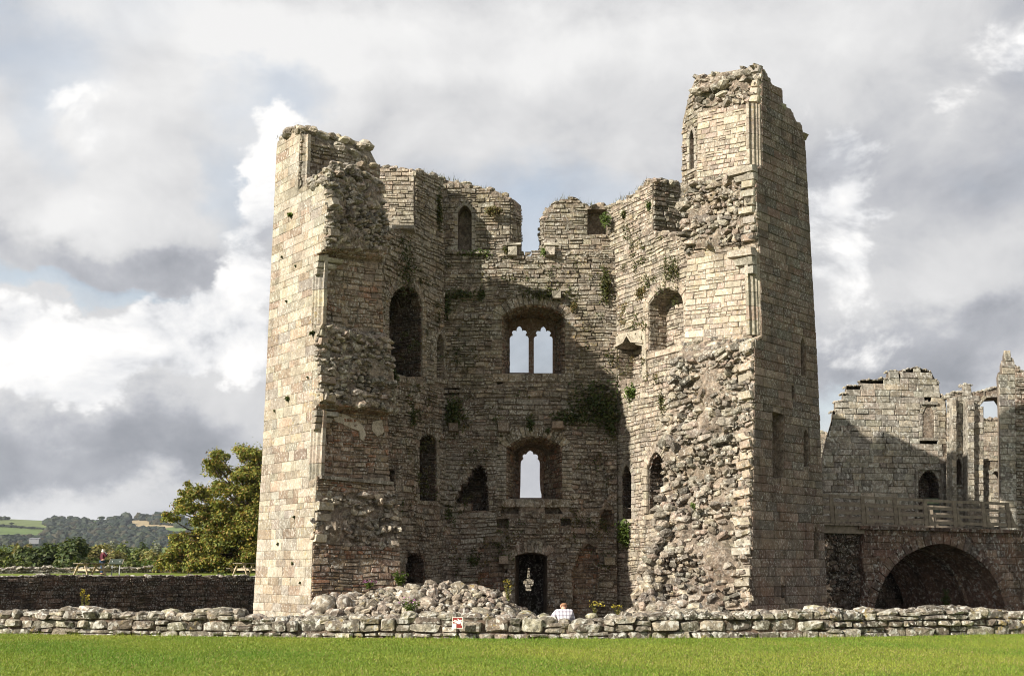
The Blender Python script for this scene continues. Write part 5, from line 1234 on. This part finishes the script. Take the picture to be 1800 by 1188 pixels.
def wall_growth():
    C, N_, cols = [], [], []; P_, Q_, K_ = [], [], []; n = 0
    for p, x0, x1, y0, y1, cnt in ((PB_, 782, 1074, 450, 1040, 620), (PBL_, 700, 776, 420, 900, 260), (PBR_, 1080, 1195, 380, 720, 330)):
        for _ in range(cnt):
            px, py = R.uniform(x0, x1), R.uniform(y0, y1); w = p.hit(px, py)
            if mnoise.fractal(Vector((w[0] * .55, w[1] * .55, w[2] * .8)), 1., 2., 4) < .12: continue
            if p is PB_ and ((875 < px < 1000 and 530 < py < 680) or (885 < px < 995 and 762 < py < 910) or (900 < px < 966 and py > 965)): continue
            k = w[1] / F; m = R.randint(5, 22); st = p.st([w])[0] + NR.normal(size=(m, 2)) * np.array((R.uniform(2, 6), R.uniform(2, 7))) * k
            a, b, c = leaf_mesh(p.P(st, np.abs(NR.normal(size=m)) * .07 + .03), .05, GREEN[R.choice(['moss', 'ivy', 'moss', 'dry'])], np.tile(p.n * .7, (m, 1)), .4, .35)
            P_.append(a); Q_.append(b + n); K_.append(c); n += len(a)
    tag(mesh_obj('wall_weeds', np.concatenate(P_), np.concatenate(Q_), MT['leaf'], np.concatenate(K_)), 'thin scattered moss and weeds growing in the joints of the inner tower walls', 'weeds', kind='stuff')
    P_, Q_, K_ = [], [], []; n = 0
    for p, pts in ((PB_.back(.6), [(772, 312), (835, 329), (893, 347)]), (PB_.back(.6), [(960, 372), (985, 351), (1030, 360), (1080, 366)]), (PBL_.back(.3), [(729, 300), (778, 316)]), (PBR_.back(.3), [(1075, 365), (1110, 345), (1147, 318)]), (PFL_.back(.8), [(495, 246), (530, 228)])):
        for (xa, ya), (xb, yb) in zip(pts[:-1], pts[1:]):
            for _ in range(int(abs(xb - xa) * 2.2)):
                t = R.random(); w = p.hit(xa + (xb - xa) * t, ya + (yb - ya) * t) - p.n * R.uniform(-.3, .5) + np.array((0, 0, -.05)); h = R.uniform(.1, .34) * R.random() + .08; l = g3(.3 * h); l[2] = 0; s_ = np.array((R.uniform(-1, 1), R.uniform(-1, 1), 0)) * .014
                P_.append(np.array([w - s_, w + s_, w + l + np.array((0, 0, h))])); Q_.append(np.arange(3) + n); n += 3; K_.append(np.tile(np.array(R.choice(GREEN['dry'] + GREEN['moss'])) * R.uniform(.8, 1.5), (3, 1)))
    tag(mesh_obj('wall_top_grass', np.concatenate(P_), np.stack(Q_), MT['leaf'], np.concatenate(K_)), 'dry grass tufts along the broken tops of the tower walls', 'grass', kind='stuff')
wall_growth()
def weed(name, label, c, h, w, pal, n=120, size=.045, flower=None, stems=7):
    T = thing(name, label, 'plant', tuple(c)); C = []; V0 = []
    for i in range(stems):
        a = R.uniform(0, 6.28); tip = np.array(c) + np.array((math.cos(a) * w * R.uniform(.2, 1), math.sin(a) * w * .6, h * R.uniform(.55, 1))); mid = (np.array(c) + tip) / 2 + np.array((0, 0, h * .12))
        V, Fc = tube([c, mid, tip], [.008, .006, .003], 4); V0.append((V, Fc, GREEN['fern'][0]))
        for _ in range(n // stems): t = R.uniform(.15, 1); C.append(np.array(c) * (1 - t) + tip * t + g3(w * .13))
    V, Fc, cc = join(V0); mesh_obj('stem', V, Fc, MT['leaf'], cc, T); P, Q, col = leaf_mesh(np.array(C), size, GREEN[pal], None, .6, .3); mesh_obj('leaves', P, Q, MT['leaf'], col, T)
    if flower:
        C = np.array([np.array(c) + np.array((R.uniform(-1, 1) * w, R.uniform(-.5, .5) * w, h * R.uniform(.75, 1.15))) for _ in range(34)]); P, Q, col = leaf_mesh(C, .03, flower, None, .4); mesh_obj('flowers', P, Q, MT['leaf'], col, T)
PURPLE = [(.33, .12, .30), (.42, .20, .38)]; YEL = [(.45, .38, .05), (.38, .30, .06)]
weed('leafy_weed', 'bright green leafy plant on top of the rubble mound', at_depth(703, 1027, 31.6), .34, .26, 'fern', 190, .06)
weed('flowering_weed', 'purple-flowered plant on the left shoulder of the rubble mound', at_depth(650, 1034, 31.4), .2, .2, 'fern', 90, .04, PURPLE)
weed('flowering_weed', 'purple-flowered clump on the front of the rubble mound above the red sign', at_depth(718, 1078, 29.4), .36, .32, 'fern', 160, .045, PURPLE)
weed('tall_weed', 'tall yellow-green weed right of the mound beside the dark doorway', at_depth(893, 1056, 31), .5, .12, 'yellow', 90, .04, YEL, 4)
weed('tall_weed', 'tall yellow-green weed behind the wall right of the man in the plaid shirt', at_depth(1050, 1090, 30.2), .45, .2, 'yellow', 110, .04, YEL, 5)
weed('tall_weed', 'small yellow weed farther right behind the low wall', at_depth(1085, 1082, 30.6), .25, .15, 'yellow', 70, .04, YEL, 4)
weed('tall_weed', 'tall yellowish weed standing before the dark moat wall, left of a shorter one', at_depth(143, 1072, 31.2), .5, .06, 'yellow', 70, .04, YEL, 3)
weed('tall_weed', 'shorter yellowish weed before the dark moat wall', at_depth(152, 1074, 31.2), .38, .06, 'yellow', 60, .04, YEL, 3)
weed('leafy_weed', 'green creeping plant on the moat wall top near the tower', at_depth(393, 1020, 58.5), .45, .6, 'fern', 110, .09)
weed('leafy_weed', 'small green weed inside the dark arch of the stone bridge', at_depth(1664, 1072, 47.5), .9, .35, 'ivy', 130, .08)

# ------------------------------------------------------------------ lawn grass
def build_grass():
    n = 330000; y = 15.5 + (NR.random(n) ** .8) * 17.5; x = (NR.random(n) * 2 - 1) * (y * .50 + 1.)
    front = 27.75 + .0139 * np.abs(x - 1.2) ** 1.9; k = y < front; x, y = x[k], y[k]; n = len(x)
    edge = np.clip(1 - (front[k] - y) / .5, 0, 1); h = NR.uniform(.018, .042, n) * (1 + 3.2 * edge ** 3 * NR.random(n) * (np.sin(x * 3.1) * np.sin(x * 1.3 + 2) > -.2)); a = NR.uniform(0, 6.28, n); w = NR.uniform(.006, .011, n)
    lean = NR.normal(size=(n, 2)) * h[:, None] * .55
    B = np.stack([x, y, np.zeros(n)], 1); s = np.stack([np.cos(a) * w, np.sin(a) * w, np.zeros(n)], 1); tip = B + np.stack([lean[:, 0], lean[:, 1], h], 1)
    V = np.stack([B - s, B + s, tip], 1).reshape(-1, 3); Fc = np.arange(3 * n).reshape(-1, 3)
    ph = np.sin(x * .55 + 1.3) * np.cos(y * .8 - x * .2) + .6 * np.sin(x * 1.7 + y * 1.1); ph2 = np.sin(x * .23 + .4) * np.sin(y * .31 + 1.1) + .5 * np.sin(x * .9 - y * .5) * np.sin(y * 1.4); m = np.clip(.47 + .24 * ph + .3 * ph2 + NR.normal(size=n) * .22, 0, 1)[:, None]
    c = np.array((.115, .205, .022)) * (1 - m) + np.array((.25, .285, .045)) * m; dry = NR.random(n) < .05 + .12 * np.clip(ph2, 0, 1); c[dry] = (.30, .25, .10); c *= NR.uniform(.7, 1.3, (n, 1))
    tag(mesh_obj('lawn_grass', V, Fc, MT['leaf'], np.repeat(c, 3, 0)), 'short sunlit mown grass covering the lawn in front of the low wall', 'grass', kind='stuff')
build_grass()

# ================================================================== FURNITURE, SIGN, PEOPLE
def picnic(px, Y, label, rot):
    c = at_depth(px, 1008, Y); c[2] = lawn_z(Y); T = thing('picnic_table', label, 'picnic table', (0, 0, 0), 'picnic tables on the upper lawn')
    T.location = c; T.rotation_euler = (0, 0, rot)
    for i in range(5): V, Fc = box((0, -.30 + .15 * i, .74), (1.9, .135, .045)); mesh_obj('table_plank', V, Fc, MT['oldwood'], None, T)
    for s in (-1, 1):
        for k in range(2): V, Fc = box((0, s * (.66 + .15 * k), .44), (1.9, .135, .045)); mesh_obj('seat_plank', V, Fc, MT['oldwood'], None, T)
    for x in (-.66, .66):
        for s in (-1, 1): V, Fc = beam((x, s * .58, 0), (x, s * .22, .72), .05, .13, (1, 0, 0)); mesh_obj('leg', V, Fc, MT['newwood'], None, T)
        V, Fc = box((x + .055, 0, .385), (.05, 1.66, .12)); mesh_obj('seat_bearer', V, Fc, MT['newwood'], None, T)
        V, Fc = box((x + .055, 0, .68), (.05, .70, .08)); mesh_obj('top_bearer', V, Fc, MT['newwood'], None, T)
        V, Fc = beam((x * .95, 0, .40), (x * .25, 0, .70), .08, .05, (0, 1, 0)); mesh_obj('brace', V, Fc, MT['newwood'], None, T)
picnic(158, 65.5, 'weathered timber picnic table in front of the standing woman on the upper lawn', 1.12)
picnic(436, 68.0, 'pale picnic table half hidden by the left edge of the tower', 1.05)
def info_panel():
    c = at_depth(203, 1008, 66); c[2] = lawn_z(66); T = thing('information_panel', 'slanted information panel on two pale posts seen from behind on the upper lawn', 'information panel', tuple(c))
    for s in (-.22, .22): V, Fc = box(c + np.array((s, 0, .45)), (.055, .055, .9)); mesh_obj('post', V, Fc, MT['metal'], None, T)
    th = .75; rot = np.array([[1, 0, 0], [0, math.cos(th), -math.sin(th)], [0, math.sin(th), math.cos(th)]]).T
    V, Fc = box(c + np.array((0, .02, .84)), (.80, .04, .40), rot); mesh_obj('board', V, Fc, MT['panel'], None, T)
    for s in (-.4, .4): V, Fc = box(c + np.array((s, .02, .84)), (.03, .06, .42), rot); mesh_obj('edge_trim', V, Fc, MT['oldwood'], None, T)
info_panel()
def warning_sign():
    c = at_depth(804.5, 1094, 27.66); k = c[1] / F; T = thing('warning_sign', 'small red sign with a white falling figure fixed to the front of the low wall', 'sign', tuple(c)); w = 18.6 * k; h = 18.4 * k
    ph = .05; u = np.array((math.cos(ph), -math.sin(ph), 0)); p = Patch(c, u, (0, 0, 1), np.array((-math.sin(ph), -math.cos(ph), 0)))
    def plate(nm, pts, d0, d1, mat): q = np.array(pts); V, Fc = loft(p.P(q, d1), p.P(q, d0)); mesh_obj(nm, V, Fc, MT[mat], None, T)
    R_ = lambda x0, y0, x1, y1: [(x0 * w, y0 * h), (x1 * w, y0 * h), (x1 * w, y1 * h), (x0 * w, y1 * h)]
    plate('back_plate', R_(-.5, -.5, .5, .5), 0, .012, 'signwhite'); plate('red_field', R_(-.45, -.45, .42, .46), .012, .017, 'signred'); plate('white_corner', R_(-.5, -.5, -.12, -.06), .017, .021, 'signwhite')
    z = lambda x, y: ((x - 585) / 430 * w, (690 - y) / 430 * h)
    for pts in ([(455, 570), (500, 590), (590, 605), (630, 640), (690, 660), (720, 690), (660, 735), (600, 735), (530, 690), (415, 645), (400, 620), (430, 615), (530, 650), (545, 645), (450, 605)], [(575, 535), (595, 520), (690, 615), (740, 640), (765, 700), (740, 790), (715, 790), (725, 715), (700, 690), (640, 655)]):
        plate('falling_figure', [z(*q) for q in pts], .017, .022, 'signwhite')
    plate('falling_figure', [z(712 + 34 * math.cos(a), 600 + 34 * math.sin(a)) for a in np.arange(0, 6.28, .63)], .017, .0235, 'signwhite')
warning_sign()

def skin(name, J, E, root, mat, parent, lvl=1):
    """continuous limb surface grown over a skeleton: J name -> (x, y, z, radius)"""
    ks = list(J); ix = {k: i for i, k in enumerate(ks)}; me = bpy.data.meshes.new(name); me.from_pydata([J[k][:3] for k in ks], [(ix[a], ix[b]) for a, b in E], [])
    o = bpy.data.objects.new(name, me); COL.objects.link(o); o.parent = parent; o.modifiers.new('skin', 'SKIN'); o.modifiers['skin'].use_smooth_shade = True
    for i, k in enumerate(ks): r = J[k][3]; me.skin_vertices[0].data[i].radius = (r, r * (J[k][4] if len(J[k]) > 4 else 1)); me.skin_vertices[0].data[i].use_root = (k == root)
    m = o.modifiers.new('sub', 'SUBSURF'); m.levels = lvl; m.render_levels = lvl; me.materials.append(MT[mat]); return o
def person(label, base, rot, J, hair, cloth, legs, hairlen=0.):
    T = thing('person', label, 'person', (0, 0, 0)); T.location = base; T.rotation_euler = (0, 0, rot)
    V3 = lambda k: np.array(J[k][:3], float); B = dict(J); E = [('pelvis', 'waist'), ('waist', 'chest'), ('chest', 'neck'), ('neck', 'head'), ('head', 'crown')]
    hd = V3('head'); fd = np.array(J['_face'], float); B.pop('_face'); sd = np.cross(fd, (0, 0, 1)); sd /= np.linalg.norm(sd)
    B['nose'] = (*(hd + fd * .105 + np.array((0, 0, -.005))), .012); B['chin'] = (*(hd + fd * .065 + np.array((0, 0, -.085))), .032); E += [('head', 'nose'), ('head', 'chin')]
    for s in 'lr':
        E += [('chest', 'sh' + s), ('sh' + s, 'el' + s), ('el' + s, 'wr' + s), ('pelvis', 'hip' + s), ('hip' + s, 'kn' + s), ('kn' + s, 'an' + s), ('an' + s, 'toe' + s)]
        w, e = V3('wr' + s), V3('el' + s); d = (w - e) / np.linalg.norm(w - e); pl = w + d * .075; B['palm' + s] = (*pl, .034, .55); E.append(('wr' + s, 'palm' + s)); ac = np.cross(d, fd); ac /= np.linalg.norm(ac) + 1e-6
        for i, ln in enumerate((.065, .075, .07, .055)):
            a = pl + ac * (.026 - .0175 * i) + d * .03; m = a + d * ln * .55; t = m + (d * .8 + fd * .35) * ln * .5
            for q, (nm, pt) in enumerate((('a', a), ('b', m), ('c', t))): B[f'f{i}{nm}{s}'] = (*pt, (.010, .009, .007)[q])
            E += [('palm' + s, f'f{i}a{s}'), (f'f{i}a{s}', f'f{i}b{s}'), (f'f{i}b{s}', f'f{i}c{s}')]
        a = w + d * .03 + ac * .035; B['ta' + s] = (*a, .012); B['tb' + s] = (*(a + d * .04 + ac * .025), .009); E += [('wr' + s, 'ta' + s), ('ta' + s, 'tb' + s)]
    skin('body', B, E, 'pelvis', 'skin', T, 2)
    g = lambda ks, add: {k: (*J[k][:3], J[k][3] + add, *(J[k][4:])) for k in ks}
    sh = g(['pelvis', 'waist', 'chest', 'shl', 'shr', 'ell', 'elr'], .022); se = [('pelvis', 'waist'), ('waist', 'chest'), ('chest', 'shl'), ('chest', 'shr'), ('shl', 'ell'), ('shr', 'elr')]
    nk = np.array(J['chest'][:3]) * .08 + np.array(J['neck'][:3]) * .92; sh['collar'] = (*nk, .076); se.append(('chest', 'collar'))
    if cloth == 'maroon':
        for s in 'lr': w = V3('wr' + s) * .92 + V3('el' + s) * .08; sh['cf' + s] = (*w, .05); se.append(('el' + s, 'cf' + s))
    skin('jacket' if cloth == 'maroon' else 'shirt', sh, se, 'pelvis', cloth, T, 2)
    tr = g(['pelvis', 'hipl', 'hipr', 'knl', 'knr'], .018); te = [('pelvis', 'hipl'), ('pelvis', 'hipr'), ('hipl', 'knl'), ('hipr', 'knr')]
    for s in 'lr': a = V3('an' + s); tr['cu' + s] = (*(a + (V3('kn' + s) - a) * .06), .062); te.append(('kn' + s, 'cu' + s))
    skin('trousers', tr, te, 'pelvis', legs, T, 2)
    for s in 'lr':
        a, t = V3('an' + s), V3('toe' + s); skin('shoe', dict(h=(*(a + (0, 0, -.03)), .05), m=(*((a + t) / 2 + (0, 0, -.02)), .05), t=(*t, .045)), [('h', 'm'), ('m', 't')], 'h', 'shoe', T)
        c = hd + fd * .088 + sd * (.033 if s == 'r' else -.033) + np.array((0, 0, .012)); V, Fc = rock(c, (.012, .012, .008), (0, 0, 0), 0); mesh_obj('eye', V, Fc, MT['whitecloth'], None, T, True)
        V, Fc = rock(hd + sd * (.082 if s == 'r' else -.082) - fd * .01, (.014, .026, .034), (0, 0, math.atan2(fd[1], fd[0]) - 1.57), .05); mesh_obj('ear', V, Fc, MT['skin'], None, T, True)
    V, Fc = tube([hd + fd * .078 + sd * .025 + (0, 0, -.045), hd + fd * .084 + np.array((0, 0, -.047)), hd + fd * .078 - sd * .025 + (0, 0, -.045)], [.005, .008, .005], 6); mesh_obj('lips', V, Fc, MT['signred'], None, T, True)
    H = dict(a=(*(hd - fd * .022 + (0, 0, .035)), .098), b=(*(hd - fd * .03 + (0, 0, -.02)), .094), c=(*(hd - fd * .005 + np.array((0, 0, .075))), .078)); he = [('b', 'a'), ('a', 'c')]
    if hairlen: H['d'] = (*(hd - fd * .05 + (0, 0, -hairlen)), .07); he.append(('b', 'd'))
    skin('hair', H, he, 'b', hair, T, 2); return T
up = (0, 0, 1)
c = at_depth(178.5, 1008, 72); c[2] = lawn_z(72)
Tw = person('white-haired woman in a maroon jacket standing behind the picnic table', tuple(c), math.radians(-50), dict(
    pelvis=(0, 0, .90, .135, .8), waist=(0, .01, 1.06, .125, .8), chest=(0, .02, 1.25, .145, .75), neck=(0, .02, 1.42, .052), head=(0, .04, 1.53, .085, 1.05), crown=(0, .03, 1.61, .07), shl=(-.18, .01, 1.35, .06), shr=(.18, .01, 1.35, .06),
    ell=(-.25, -.04, 1.08, .048), wrl=(-.26, .04, .86, .032), elr=(.25, .12, 1.13, .048), wrr=(.10, .26, 1.34, .032), hipl=(-.09, 0, .84, .10), hipr=(.09, 0, .84, .10), knl=(-.10, .02, .47, .065), knr=(.10, .02, .47, .065), anl=(-.1, -.02, .09, .045), anr=(.1, -.02, .09, .045),
    toel=(-.11, .14, .045, .035), toer=(.11, .14, .045, .035), _face=(0, 1, 0)), 'hair_white', 'maroon', 'denim', .10)
V, Fc = tube([(-.09, .05, 1.42), (0, .13, 1.40), (.08, .14, 1.33), (.07, .17, 1.2), (.07, .16, 1.1)], [.05, .06, .06, .05, .045], 8); o = mesh_obj('scarf', V, Fc, MT['whitecloth'], None, None, True); o.parent = Tw
c = at_depth(992, 1088, 29.75); c[2] = -.20
person('man in a white plaid shirt sitting with his back turned behind the low wall', tuple(c), math.radians(6), dict(
    pelvis=(0, 0, .28, .15, .85), waist=(0, .02, .45, .14, .8), chest=(0, .06, .66, .165, .72), neck=(.0, .10, .83, .055), head=(0, .14, .90, .085, 1.05), crown=(0, .13, .965, .07), shl=(-.20, .05, .75, .065), shr=(.19, .05, .75, .065),
    ell=(-.36, .06, .53, .052), wrl=(-.28, .26, .42, .034), elr=(.25, .08, .46, .052), wrr=(.20, .30, .38, .034), hipl=(-.1, .04, .25, .11), hipr=(.1, .04, .25, .11), knl=(-.16, .42, .42, .07), knr=(.16, .42, .42, .07), anl=(-.15, .55, .09, .048), anr=(.15, .55, .09, .048),
    toel=(-.16, .72, .05, .038), toer=(.16, .72, .05, .038), _face=(-.2, .95, -.2)), 'hair_brown', 'plaid', 'denim')
V, Fc = rock((c[0], c[1] + .02, -.12), (.34, .3, .2), (0, 0, 0), .08); o = mesh_obj('seat_boulder', V, Fc, MT['lichen'], np.tile((.3, .27, .2), (len(V), 1))); tag(o, 'flat boulder the man in the plaid shirt sits on', 'boulder')

# ------------------------------------------------------------------ haze over the far valley
def build_haze():
    V, Fc = box((0, 3900, 120), (19000, 8200, 260)); m = bpy.data.materials.new('haze'); m.use_nodes = True; nt = m.node_tree; nt.nodes.clear()
    v = nt.nodes.new('ShaderNodeVolumePrincipled'); v.inputs['Density'].default_value = .000055; v.inputs['Color'].default_value = (.80, .87, 1, 1); v.inputs['Anisotropy'].default_value = .2
    o = nt.nodes.new('ShaderNodeOutputMaterial'); nt.links.new(v.outputs[0], o.inputs['Volume'])
    V[:, 2] = np.where(V[:, 2] < 0, -15.5, 200); tag(mesh_obj('haze', V, Fc, m), kind='stuff')
build_haze()
